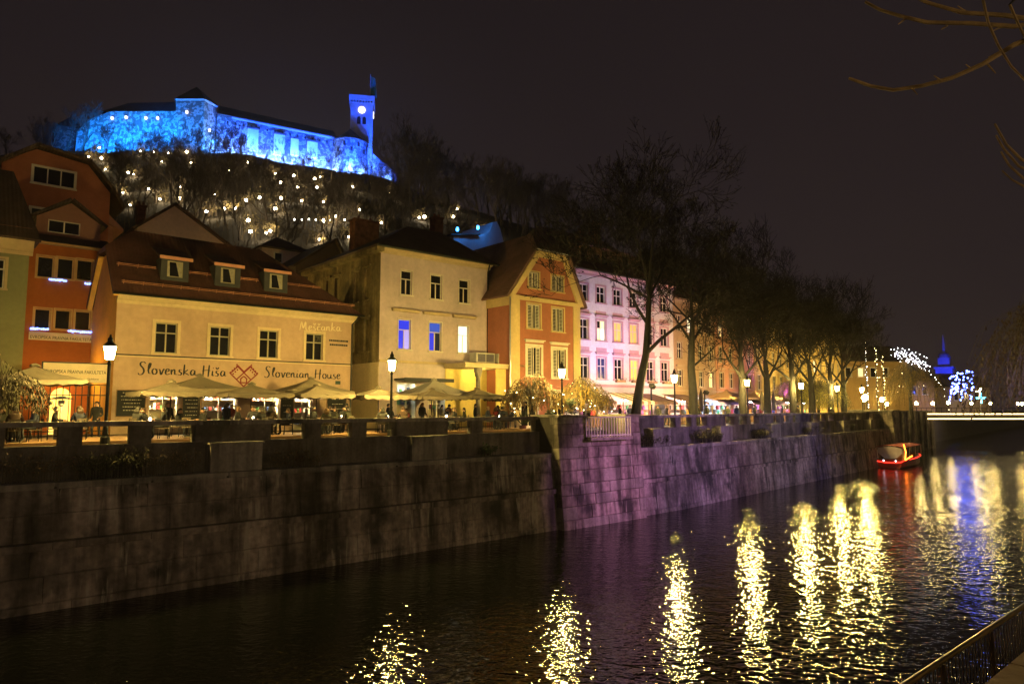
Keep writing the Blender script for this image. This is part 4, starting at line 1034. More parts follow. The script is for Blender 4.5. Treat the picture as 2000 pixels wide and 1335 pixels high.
# clock tower
ck = put('clock_tower', None, castle, (118.6, 223.4, 0), R(-31)); ck.scale = (1.28, 1.28, 1)
mb = MB(); mb.box(-3.1, 3.1, -3.1, 3.1, 70, 112.2); add('shaft', mb, csm, ck)
mb = MB(); mb.box(-3.55, 3.55, -3.55, 3.55, 112.9, 114.6)
for k in range(9): 
    for s in (-1, 1): mb.box(-3.4 + k * .8, -3.05 + k * .8, s * 3.35 - .18, s * 3.35 + .18, 111.6, 112.89); mb.box(s * 3.35 - .18, s * 3.35 + .18, -3.4 + k * .8, -3.05 + k * .8, 111.6, 112.89)
add('parapet', mb, csm, ck)
clockm = EM('clock_face', (1.0, .97, .9), 3.0)
for k in range(2):
    mb = MB(); mb.tube([(0, -3.12, 109.2), (0, -3.28, 109.2)], 1.25, 24); o = add('clock', mb, clockm, ck, (0, 0, 0), R(90) * k); o.scale = (1 / 1.28, 1, 1)
    h = MB(); h.box(-.07, .07, -3.34, -3.285, 109.2, 110.1); h.box(0, .6, -3.34, -3.285, 109.13, 109.27)
    for j in range(12):
        t = R(30 * j); h.box(1.08 * math.sin(t) - .07, 1.08 * math.sin(t) + .07, -3.32, -3.285, 109.2 + 1.08 * math.cos(t) - .07, 109.2 + 1.08 * math.cos(t) + .07)
    add('clock_hands', h, cdark, o)
    wmb = MB()
    for s in (-.75, .75):
        wmb.prism([(s - .5, 103.9), (s + .5, 103.9), (s + .5, 106.0), (s + .3, 106.5), (s, 106.7), (s - .3, 106.5), (s - .5, 106.0)], -3.2, -3.103)
    add('belfry_window', wmb, cdark, ck, (0, 0, 0), R(90) * k)
fp = MB(); fp.tube([(2.2, -1.8, 114.6), (2.2, -1.8, 123.8)], [.13, .07], 6); add('flagpole', fp, csm, ck)
fl = MB(); nx = 6
for i in range(nx):
    for j in range(8):
        def FP(i, j): return (2.3 + i * .22 + .25 * (j / 8) * i * .3, -1.8 + .25 * math.sin(i * 1.1 + j * .7), 123.2 - j * .95 - i * .18)
        fl.face([FP(i, j), FP(i + 1, j), FP(i + 1, j + 1), FP(i, j + 1)])
add('flag', fl, M('flag_green', (.06, .30, .18), .8, .2, 1), ck)
# retaining wall
cwall('retaining_wall', [(116.6, 211.5), (121.4, 206.6), (124, 207.5)], [90.6, 84.6, 84], [70, 66, 66])
for (x, y, zz) in ((60.0, 229.8, 95.5), (66.5, 227.6, 90.5), (52, 247.2, 97), (47, 251.5, 97.2), (55, 244.8, 97), (43.5, 254.6, 97)):
    mb = MB(); mb.box(-.28, .28, -.25, .25, zz - .4, zz + .4); add('lit_window', mb, EM('castle_window', (1.0, .93, .95), 3.0), castle, (x, y, 0), R(-40))
# floodlights on the slope before the walls
fld = [((30, 253, 84), (36, 262, 90), .35), ((36.5, 247.5, 84), (44, 255, 92), 1.0), ((45.5, 240, 84), (52, 248, 93), 1.0), ((50.5, 231.5, 84.5), (58.5, 240, 92), .9), ((53.5, 222, 84.5), (60.5, 230, 94), .45), ((65, 218, 83), (67.5, 229, 91), .6),
       ((74, 218.5, 82.5), (77, 227.3, 89), 1.5), ((81, 217, 82), (84, 225.7, 89), 1.5), ((89, 215.2, 82), (91, 224, 89), 1.5), ((97, 213.5, 82), (98, 222, 89), 1.4), ((103.5, 209.5, 81.5), (107, 219, 90), 1.2), ((110.5, 205.5, 81), (112.5, 214, 90), 1.3), ((109.5, 202.5, 80.5), (117.6, 221.5, 107), 2.2), ((117, 200, 77), (120, 208.5, 82), .9)]
fmsh = MB().box(-.35, .35, -.25, .25, 0, .6).mesh('housing', iron); flens = MB().box(-.28, .28, .251, .27, .08, .52).mesh('lens', EM('flood_lens', (.05, .2, 1.0), 12))
for k, (p, t, pw) in enumerate(fld):
    p = (p[0], p[1], max(p[2], hz(p[0], p[1]) + .8)); a = math.atan2(t[1] - p[1], t[0] - p[0]) - R(90)
    f = thing('floodlight', 'small blue floodlight on the slope below the castle walls', 'floodlight', (p[0], p[1], hz(p[0], p[1])), a, 'floodlights below the castle')
    put('housing', fmsh, f); put('lens', flens, f)
    lamp('SPOT', 'flood_beam', f, (0, .5, p[2] - hz(p[0], p[1]) + .4), ((.006, .075, 1.0) if k > 5 else (.006, .22, 1.0)), (36000 if k > 5 else 52000) * pw, .25, Euler((R(90 + math.degrees(math.atan2(t[2] - p[2], math.hypot(t[0] - p[0], t[1] - p[1])))), 0, 0)), R(105), .7)

for (x, y, zz) in ((72.5, 226.0, 84), (77, 225.2, 84), (82.5, 223.8, 83.5), (87.5, 222.6, 83.5), (93, 221.4, 83), (98.5, 220, 83), (104, 217.8, 82.5), (109, 212.5, 82.5), (114.5, 212.0, 82), (120, 205.8, 78.5)):
    f = thing('ground_spotlight', 'small white-blue spotlight tight against the castle wall foot', 'floodlight', (x, y, zz - .6), R(-12), 'spotlights at the castle wall foot')
    put('housing', fmsh, f); put('lens', flens, f); lamp('POINT', 'wall_glow', f, (0, .3, 1.5), (.27, .50, 1.0), 5200, .2)

# ================================================================ TREES
def grow(tr, cr, p, d, ln, r, lev, maxlev, rg, spread=.55, kids_=(3, 4), lift=.12, seg=3, leaf=None, lmin=2, ratio=(.55, .78), minr=.017):
    pts = [p]; rads = [r]; dd = d.copy(); q = p.copy()
    for s in range(seg):
        dd = (dd + Vector((rg.uniform(-1, 1), rg.uniform(-1, 1), rg.uniform(-1, 1))) * .16 + Vector((0, 0, lift * .4))).normalized()
        q = q + dd * ln / seg; pts.append(q.copy()); rads.append(r * (1 - .5 * (s + 1) / seg))
    rads = [max(q_, minr) for q_ in rads]
    n = 8 if lev == 0 else (6 if lev == 1 else (4 if lev == 2 else 3))
    (tr if lev < lmin else cr).tube(pts, rads, n, 0, False)
    if lev >= maxlev:
        if leaf: leaf(cr, pts, rg)
        return
    nk = rg.randint(*kids_)
    for k in range(nk):
        t = rg.uniform(.45, 1.0) if k else 1.0
        i = min(seg, max(1, int(round(t * seg)))); base = pts[i]
        ax = dd.orthogonal().normalized(); ax.rotate(Matrix.Rotation(rg.uniform(0, 6.28), 3, dd)) if False else None
        v = dd.orthogonal().normalized(); v = Matrix.Rotation(rg.uniform(0, 6.283), 3, dd) @ v
        nd = (dd * (1 - spread * (.6 if k == 0 else 1)) + v * spread * (.5 if k == 0 else 1) + Vector((0, 0, lift))).normalized()
        grow(tr, cr, base, nd, ln * rg.uniform(*ratio), rads[i] * (.85 if k == 0 else .62), lev + 1, maxlev, rg, spread, kids_, lift, seg, leaf, lmin, ratio, minr)
def leafer(size, n, droop=0.0):
    def f(cr, pts, rg):
        for k in range(n):
            p = pts[rg.randrange(1, len(pts))] + Vector((rg.gauss(0, .09), rg.gauss(0, .09), rg.gauss(0, .09) - droop))
            a = Vector((rg.uniform(-1, 1), rg.uniform(-1, 1), rg.uniform(-1, 1))).normalized() * size * rg.uniform(.6, 1.2)
            b_ = a.orthogonal().normalized() * size * .55
            cr.face([p - a * .5, p + b_ * .5, p + a * .5, p - b_ * .5], 1)
    return f
darkleaf = M('dry_leaf', (.022, .016, .012), .85, .4, 3)
# bare hillside trees: five shapes shared by every tree on the hill
hbark = M('hill_bark', (.06, .046, .034), .9, .3, .5)
HT = []
for s in range(5):
    rg = random.Random(100 + s); tr, cr = MB(), MB(); h = 1.0
    grow(tr, cr, Vector((0, 0, -.6)), Vector((rg.uniform(-.08, .08), rg.uniform(-.08, .08), 1)).normalized(), 5.2, .30, 0, 5, rg, .5, (3, 4), .16, 3, None, 2, (.55, .78), .024)
    HT.append((tr.mesh('trunk', hbark), cr.mesh('crown', hbark)))
def hill_tree(x, y, sc, k, label, group, sink=0.0):
    z = hz(x, y) - sink
    t = thing('bare_tree', label, 'tree', (x, y, z), rng.uniform(0, 6.28), group); t.scale = (sc, sc, sc * rng.uniform(.95, 1.2))
    put('trunk', HT[k][0], t); put('crown', HT[k][1], t)
def DL(D, px): l = (px - 1000) / 1358 * D; return D * fw[0] + l * rt[0], D * fw[1] + l * rt[1]
rh = random.Random(5); cnt = 0
for k in range(84):      # slope
    D = rh.uniform(108, 178); px = rh.uniform(190, 900); x, y = DL(D, px)
    hill_tree(x, y, rh.uniform(.55, .95), rh.randrange(5), 'bare tree among the lamps on the castle slope', 'bare trees on the castle slope')
for px, D in ((178, 205), (232, 204), (262, 206), (285, 207), (318, 206), (385, 207), (410, 206), (425, 208), (455, 203), (540, 207), (600, 206), (650, 208), (706, 206), (735, 206)):
    x, y = DL(D, px); hill_tree(x, y, rh.uniform(.5, .78), rh.randrange(5), 'bare tree silhouetted against the blue castle wall', 'bare trees before the castle wall', .5)
for k in range(44):      # wood to the right of the castle
    px = rh.uniform(775, 1120); D = rh.uniform(170, 225); x, y = DL(D, px)
    hill_tree(x, y, rh.uniform(.9, 1.5), rh.randrange(5), 'dark bare tree in the wood sloping down beside the castle', 'dark wood beside the castle')
for k in range(12):
    px = rh.uniform(-40, 170); D = rh.uniform(215, 250); x, y = DL(D, px)
    hill_tree(x, y, rh.uniform(1.1, 1.6), rh.randrange(5), 'dark bare tree behind the red gabled house roof', 'dark trees at the castle foot')
# lamps on the slope
HL = [(38.2, 241.2), (32.3, 219.3), (34.0, 210.6), (46.8, 227.3), (49.9, 224.6), (52.3, 217.9), (46.7, 201.0), (56.4, 214.4), (52.6, 195.3), (65.4, 188.3), (56.4, 175.5), (36.5, 183.4), (41.7, 162.4), (45.5, 150.6), (35.6, 153.2), (38.3, 149.5), (30.0, 152.1), (49.1, 141.6), (40.2, 137.4), (43.4, 137.3), (66.2, 170.5), (69.4, 166.3), (62.3, 156.6), (79.2, 171.9), (73.5, 162.9), (69.6, 153.0), (64.5, 152.2), (79.9, 154.7), (52.5, 143.3), (56.5, 141.8), (60.5, 140.4), (65.0, 139.2), (52.0, 133.3), (69.8, 131.8), (90.0, 154.0), (85.0, 131.9), (68.9, 120.7), (57.5, 123.2), (53.1, 115.1), (58.5, 114.5), (85.9, 131.1), (99.7, 127.2), (98.3, 137.0), (110.4, 152.3), (43.0, 121.2), (46.4, 120.9), (44.6, 127.1), (45.6, 137.4), (35.3, 183.1), (45.7, 120.9), (32.2, 193.7), (35.5, 163.1), (30.8, 163.9), (62.0, 127.3)]
SB = []
for s in range(3):
    rg = random.Random(300 + s); st, lf = MB(), MB()
    for k in range(26):
        a = rg.uniform(0, 6.28); e = Vector((math.cos(a) * rg.uniform(.5, 2.0), math.sin(a) * rg.uniform(.5, 2.0), rg.uniform(.8, 3.2))); st.tube([(0, 0, -.3), e * .55 + Vector((0, 0, .3)), e], [.05, .035, .02], 3, 0, False)
        for j in range(6):
            q = (e * rg.uniform(.5, 1.05)) + Vector((rg.gauss(0, .25), rg.gauss(0, .25), rg.gauss(0, .25))); v = Vector((rg.uniform(-1, 1), rg.uniform(-1, 1), rg.uniform(-1, 1))).normalized() * .2; u = v.orthogonal().normalized() * .1
            lf.face([q - v, q + u, q + v, q - u])
    SB.append((st.mesh('stems', hbark), lf.mesh('foliage', M('slope_leaf', (.13, .105, .045), .85, .4, 1))))
hp = MB().tube([(0, 0, -.5), (0, 0, 1.05)], .05, 5).mesh('post', iron)
hg = MB().lathe([(.06, 1.05), (.22, 1.15), (.28, 1.32), (.22, 1.49), (.06, 1.59)], 10).mesh('globe', EM('hill_globe', (1.0, .80, .52), 60))
for (x, y) in HL:
    t = thing('hillside_lamp', 'small warm globe lamp glowing among bare trees on the castle slope', 'lamp', (x, y, hz(x, y)), 0, 'globe lamps on the castle slope')
    sc = rh.uniform(.55, 1.25); t.scale = (sc, sc, sc)
    put('post', hp, t); put('globe', hg, t)
    k = rh.randrange(3); bx, by = x + rh.uniform(-.6, 1.2), y + rh.uniform(.8, 2.2); b_ = thing('slope_shrub', 'ragged shrub lit by a globe lamp on the castle slope', 'shrub', (bx, by, hz(bx, by)), rh.uniform(0, 6.28), 'lit shrubs on the castle slope'); put('stems', SB[k][0], b_); put('foliage', SB[k][1], b_)
    lamp('POINT', 'glow', t, (.55, -.75, 1.7), (1.0, .74, .38), 430 * rh.uniform(.3, 1.9), .2)
hs = MB().lathe([(.05, .5), (.13, .58), (.13, .72), (.05, .8)], 8).mesh('globe', EM('path_globe', (1.0, .95, .85), 16)); hsp = MB().tube([(0, 0, -.4), (0, 0, .55)], .03, 5).mesh('post', iron)
for (x, y) in [(53.3, 126.8), (54.6, 126.4), (56.1, 126.5), (57.3, 126.0), (58.8, 126.1), (60.1, 125.6), (61.7, 125.6), (63.0, 125.1), (64.3, 124.6)]:
    t = thing('path_lamp', 'tiny white lamp in the row along the hill path', 'lamp', (x, y, hz(x, y) + .3), 0, 'row of lamps on the hill path'); put('post', hsp, t); put('globe', hs, t)
# undergrowth lit by the lamps
ub = MB(); rg = random.Random(9)
for k in range(5200):
    D = rg.uniform(98, 205); px = rg.uniform(120, 1000); x, y = DL(D, px); z = hz(x, y)
    hgt = rg.uniform(.6, 2.2); dx, dy = rg.uniform(-.5, .5), rg.uniform(-.5, .5)
    wq = .05; ub.face([(x - wq, y, z - .3), (x + wq, y, z - .3), (x + dx + wq * .4, y + dy, z + hgt), (x + dx - wq * .4, y + dy, z + hgt)])
    for j in range(2):
        f_ = rg.uniform(.3, .8); ex, ey = rg.uniform(-.7, .7), rg.uniform(-.7, .7)
        ub.face([(x + dx * f_, y + dy * f_, z + hgt * f_), (x + dx * f_ + .05, y + dy * f_, z + hgt * f_), (x + dx * f_ + ex, y + dy * f_ + ey, z + hgt * f_ + .7)])
add('undergrowth', ub, M('undergrowth', (.11, .085, .045), .9, .4, .3), kind='stuff', label='tangled dry undergrowth on the castle slope')

# ================================================================ STREET LAMPS
LS = 1850.0
lant = EM('lantern_light', LAMP, LS)
def make_lamp():
    t = put('street_lamp', None)
    mb = MB(); mb.lathe([(.17, 0), (.17, .35), (.12, .42), (.09, .9), (.065, 1.0), (.055, 3.15), (.08, 3.2), (.05, 3.26), (.05, 3.34)], 10); add('post', mb, iron, t)
    mb = MB(); mb.lathe([(.10, 3.36), (.14, 3.40), (.205, 3.85)], 6); add('lantern_glass', mb, lant, t)
    mb = MB()
    for k in range(6):
        a = 2 * math.pi * k / 6; mb.tube([(.105 * math.cos(a), .105 * math.sin(a), 3.35), (.215 * math.cos(a), .215 * math.sin(a), 3.87)], .012, 4)
    mb.lathe([(.12, 3.33), (.12, 3.355)], 6); add('lantern_frame', mb, iron, t)
    mb = MB(); mb.lathe([(.26, 3.86), (.25, 3.91), (.13, 4.03), (.10, 4.05), (.10, 4.18), (.05, 4.24), (.03, 4.34)], 12); add('lantern_cap', mb, iron, t)
    return t
lamp0 = make_lamp()
spots = [(5.6, 30.6, 'lit street lantern before the orange corner of the tan house'), (18.2, 30.6, 'lit street lantern at the alley before the cream house'), (30.3, 30.6, 'lit street lantern between the two small golden trees'), (42.2, 30.9, 'lit street lantern beside the big leaning tree'),
         (54.3, 32.2, 'lit street lantern at the brown town house'), (66.2, 33.4, 'lit street lantern among the folded parasols'), (78.0, 35.2, 'lit street lantern at the golden willow by the quay'), (86.8, 36.2, 'lit street lantern near the quay end pier')]
for i, (x, y, lb) in enumerate(spots):
    o = lamp0 if i == 0 else copy_tree(lamp0); o.location = (x, y, 0); tag(o, lb, 'street lamp', 'lanterns along the promenade')
NG = MB().lathe([(.10, 3.36), (.14, 3.40), (.205, 3.85)], 6).mesh('lantern_glass', EM('near_fill_lantern', (1.0, .70, .42), 1150))
# unseen lanterns added behind and beside the camera to light the quay wall
for i, (x, y) in enumerate(((-14, -14), (8, -14), (30, -13))):
    o = copy_tree(lamp0); o.location = (x, y, .3)
    for c_ in o.children:
        if c_.name.startswith('lantern_glass'): c_.data = NG
    tag(o, 'unseen fill lantern added on the near bank path', 'street lamp', 'added fill lanterns on the near bank')
for (x, y, lb) in ((14.5, 52.5, 'street lantern in the lane behind the tan house'), (27.0, 60.5, 'street lantern in the court behind the cream house')):
    o = copy_tree(lamp0); o.location = (x, y, 0); tag(o, lb, 'street lamp', 'lanterns in the back lanes')
# wall lantern lighting the passage and the orange gable
t = thing('wall_lantern', 'amber wall lantern on a bracket in the passage beside the orange gable', 'lamp', (6.3, 46.55, 3.3)); mb = MB(); mb.tube([(0, 0, .1), (0, -.7, .25), (0, -1.5, .1)], .025, 6); add('bracket', mb, iron, t)
mb = MB(); mb.lathe([(.07, -.32), (.13, -.28), (.15, -.02), (.05, .05)], 8, (0, -1.5)); add('lantern_glass', mb, EM('passage_lantern', (1.0, .55, .10), 190), t)
# ================================================================ FLOODLIGHTS on masts on the near bank (violet wash)
def mast(x, y, h, beams, label):
    t = thing('floodlight_mast', label, 'floodlight', (x, y, .3)); mb = MB(); mb.tube([(0, 0, 0), (0, 0, h)], [.09, .06], 8); add('mast', mb, iron, t)
    for (c, p, to, sz) in beams:
        fr = Vector((x, y, .3 + h)); a = aim(fr, to)
        hb = MB(); hb.box(-.2, .2, -.15, .15, .06, .36); o = add('housing', hb, iron, t, (0, 0, h)); o.rotation_euler = a
        d = (Vector(to) - fr).normalized() * .1
        lamp('SPOT', 'violet_beam', t, (d.x, d.y, h + d.z), c, p, .12, a, sz, 1.0)
mast(40, -4, 6.5, [((.85, .32, .85), 38000, (31.5, 27, -2.6), R(19)), ((.50, .27, .85), 34000, (42, 28.5, -3.2), R(34)), ((.34, .27, .75), 36000, (60, 30, -3.6), R(34))], 'tall floodlight mast throwing violet light across the river')
mast(44.2, 34.6, 3.0, [((.45, .32, 1.0), 2700, (45.0, 40.5, 8.6), R(95)), ((1.0, .30, .55), 1200, (49.5, 40.5, 5.0), R(95))], 'short floodlight post before the pale house throwing lilac light')
mast(51.2, 34.4, 2.6, [((.95, .34, .85), 1400, (52.0, 40.5, 7.0), R(95))], 'short floodlight post before the pale house throwing pink light')
mast(66.0, 38.6, 2.2, [((1.0, .10, .12), 900, (67, 42, 3.4), R(80))], 'short floodlight post throwing red light on the rose house')
mast(73.5, 38.0, 2.0, [((.60, .08, 1.0), 2600, (74, 42.6, 7), R(60))], 'short floodlight post throwing purple light on the ochre house')

# ================================================================ TERRACE: parasols, tables, chairs, people
canv = M('parasol_canvas', (.17, .138, .092), .85, .12, 1.5, bump=.2, bscale=25)
canv_w = M('parasol_canvas_white', (.34, .31, .26), .85, .1, 1.5)
canv_d = M('parasol_canvas_dark', (.10, .085, .065), .85, .15, 1.5)
wood = M('dark_wood', (.05, .035, .025), .6, .2, 5)
def parasol(x, y, sx, sy, ze, za, label, mat=canv, rz=0.0, group='open parasols on the terrace', fringe=False):
    t = thing('parasol', label, 'parasol', (x, y, 0), rz, group); n = 4
    cor = [(-sx, -sy), (sx, -sy), (sx, sy), (-sx, sy)]
    mb = MB(); N = 6; top = Vector((0, 0, za)); r_ = random.Random(int(x * 100))
    for k in range(4):
        a = Vector((*cor[k], ze)); c = Vector((*cor[(k + 1) % 4], ze))
        grid = []
        for i in range(N + 1):
            u = i / N; row = []
            for j in range(N + 1):
                v = j / N; e = a.lerp(c, v); p = top.lerp(e, u); p.z -= .16 * u * (1 - u) * 4 * .5 * (1 + .6 * math.sin(math.pi * v)); p.z += .05 * math.sin(math.pi * v) * u * -1 + (r_.uniform(-.012, .012) if 0 < i else 0)
                row.append(p)
            grid.append(row)
        for i in range(N):
            for j in range(N):
                if i == 0: mb.face([grid[0][0], grid[1][j], grid[1][j + 1]])
                else: mb.face([grid[i][j], grid[i + 1][j], grid[i + 1][j + 1], grid[i][j + 1]])
    o = add('canopy', mb, mat, t)
    vb = MB()
    for k in range(4):
        a, c = Vector((*cor[k], ze)), Vector((*cor[(k + 1) % 4], ze)); M_ = 10 if fringe else 6
        for j in range(M_):
            p, q = a.lerp(c, j / M_), a.lerp(c, (j + 1) / M_)
            for w_ in (p, q): w_.z -= 0
            p.z -= .05 * math.sin(math.pi * j / M_); q.z -= .05 * math.sin(math.pi * (j + 1) / M_)
            dz = Vector((0, 0, -.2)); mid = (p + q) / 2 + dz * 1.1
            vb.face([p, q, q + dz * .7, mid, p + dz * .7])
    add('valance', vb, mat, o)
    cp = MB(); cp.lathe([(.22, za - .03), (.18, za + .05), (.03, za + .12)], 8); add('vent_cap', cp, mat, o)
    mb = MB(); mb.lathe([(.03, 0), (.03, za)], 8); add('pole', mb, wood, t)
    if mat is canv: mb = MB(); mb.lathe([(.05, ze - .14), (.09, ze - .10), (.09, ze - .05), (.05, ze - .02)], 10); add('parasol_fill_light', mb, EM('parasol_fill_glow', (1.0, .62, .22), 26), t)  # bulb added under each tan canopy to brighten the terrace
    for k in range(8):
        e = Vector((*cor[k // 2], ze)) if k % 2 == 0 else (Vector((*cor[k // 2], ze)) + Vector((*cor[(k // 2 + 1) % 4], ze))) / 2
        mb = MB(); mb.tube([(0, 0, za - .14), e * .5 + Vector((0, 0, za - .05)) * .5 - Vector((0, 0, .16)), e - Vector((0, 0, .06))], .016, 4); mb.tube([(0, 0, ze - .25), e * .5 + Vector((0, 0, za)) * .5 - Vector((0, 0, .2))], .013, 4); add('rib', mb, wood, t)
    mb = MB(); mb.lathe([(.36, 0), (.36, .08), (.06, .1), (.05, .35)], 12); add('base', mb, iron, t)
PAR = [(3.7, 35.2, 1.7, 1.7, 2.66, 3.25, 'broad parasol behind the dark weeping tree before the faculty passage', canv), (8.75, 34, 1.55, 1.45, 2.2, 2.66, 'parasol before the wide chalk board of the tan house', canv),
       (10.9, 37.2, 1.9, 1.4, 2.48, 3.12, 'tall parasol under the word Slovenska', canv), (12.5, 34.3, 1.6, 1.45, 2.18, 2.64, 'parasol under the red emblem', canv), (16.9, 37.2, 2.0, 1.4, 2.42, 3.14, 'tall parasol under the words Slovenian House', canv),
       (15.9, 34.3, 1.5, 1.45, 2.18, 2.66, 'low parasol in front of the shop door of the tan house', canv), (19.4, 34.0, 1.65, 1.45, 2.16, 2.58, 'parasol at the mouth of the alley', canv), (25.4, 37.4, 2.1, 1.5, 2.42, 3.3, 'large striped grey parasol before the cream house', canv_w),
       (23.2, 34.4, 1.6, 1.4, 2.16, 2.56, 'yellow-lit parasol below the large grey parasol', canv), (27.3, 35.3, 1.5, 1.5, 2.24, 2.72, 'parasol before the porch column of the cream house', canv), (30.2, 34.9, 1.6, 1.4, 2.14, 2.52, 'dark fringed parasol before the orange house', canv_d),
       (57.8, 36.4, 2.3, 1.9, 2.45, 3.1, 'brown parasol over a blue lit stall', M('parasol_brown', (.40, .24, .15), .85, .1, 2)), (64.5, 37.4, 2.2, 1.8, 2.5, 3.1, 'brown parasol beside the folded parasols', M('parasol_brown', (0, 0, 0)))]
for q_ in PAR: parasol(*q_[:6], q_[6], q_[7], fringe=(q_[7] is canv_d))
# folded parasols
for (x, y, lb) in ((49.5, 33.6, 'folded pale parasol beside the second bare trunk'), (61.6, 35.0, 'folded pale parasol between two stalls'), (63.4, 34.8, 'folded pale parasol nearest the sixth lantern')):
    t = thing('folded_parasol', lb, 'parasol', (x, y, 0), 0, 'folded parasols'); mb = MB()
    mb.lathe([(.05, 1.2), (.16, 1.25), (.2, 1.6), (.15, 1.95), (.21, 2.2), (.17, 2.6), (.06, 2.95), (.02, 3.1)], 9); add('folded_canopy', mb, canv, t, smooth=True)
    mb = MB(); mb.lathe([(.04, 0), (.04, 1.22)], 8); mb.lathe([(.35, 0), (.35, .08), (.05, .1)], 12); add('pole', mb, wood, t)
DK = .2
mb = MB(); mb.box(1.2, 29.4, 31.0, 35.6, .004, DK); add('terrace_deck', mb, shelf_m, kind='structure', label='low wooden deck of the cafe terrace')
# --- furniture
def make_table():
    t = put('cafe_table', None); mb = MB(); mb.lathe([(.36, .715), (.37, .73), (.36, .745)], 18); add('table_top', mb, shelf_m, t)
    mb = MB(); mb.lathe([(.03, .05), (.03, .714)], 8); add('pedestal', mb, iron, t); mb = MB(); mb.lathe([(.24, 0), (.22, .03), (.04, .049)], 14); add('foot', mb, iron, t); return t
def make_chair():
    t = put('cafe_chair', None); wm = M('chair_wicker', (.09, .065, .04), .7, .3, 12)
    mb = MB(); mb.box(-.21, .21, -.21, .21, .43, .47); add('seat', mb, wm, t)
    for sx_ in (-1, 1):
        for sy_ in (-1, 1):
            mb = MB(); top = .428 if sy_ < 0 else .88
            mb.tube([(sx_ * .2, sy_ * .2, 0), (sx_ * .19, sy_ * .19, .43)] + ([(sx_ * .19, .24, .88)] if sy_ > 0 else []), .014, 5); add('leg', mb, iron, t)
    mb = MB(); mb.box(-.19, .19, .225, .245, .8, .87)
    for k in range(5): mb.box(-.17 + k * .078, -.14 + k * .078, .205, .222, .5, .8)
    add('backrest', mb, wm, t); return t
tab0, ch0 = make_table(), make_chair()
first = {'t': True, 'c': True}
tables = []
def place_table(x, y, lb):
    o = tab0 if first['t'] else copy_tree(tab0); first['t'] = False; o.location = (x, y, DK); tag(o, lb, 'table', 'round tables on the terrace'); return o
def place_chair(x, y, rz, lb):
    o = ch0 if first['c'] else copy_tree(ch0); first['c'] = False; o.location = (x, y, DK); o.rotation_euler = (0, 0, rz); tag(o, lb, 'chair', 'chairs on the terrace'); return o
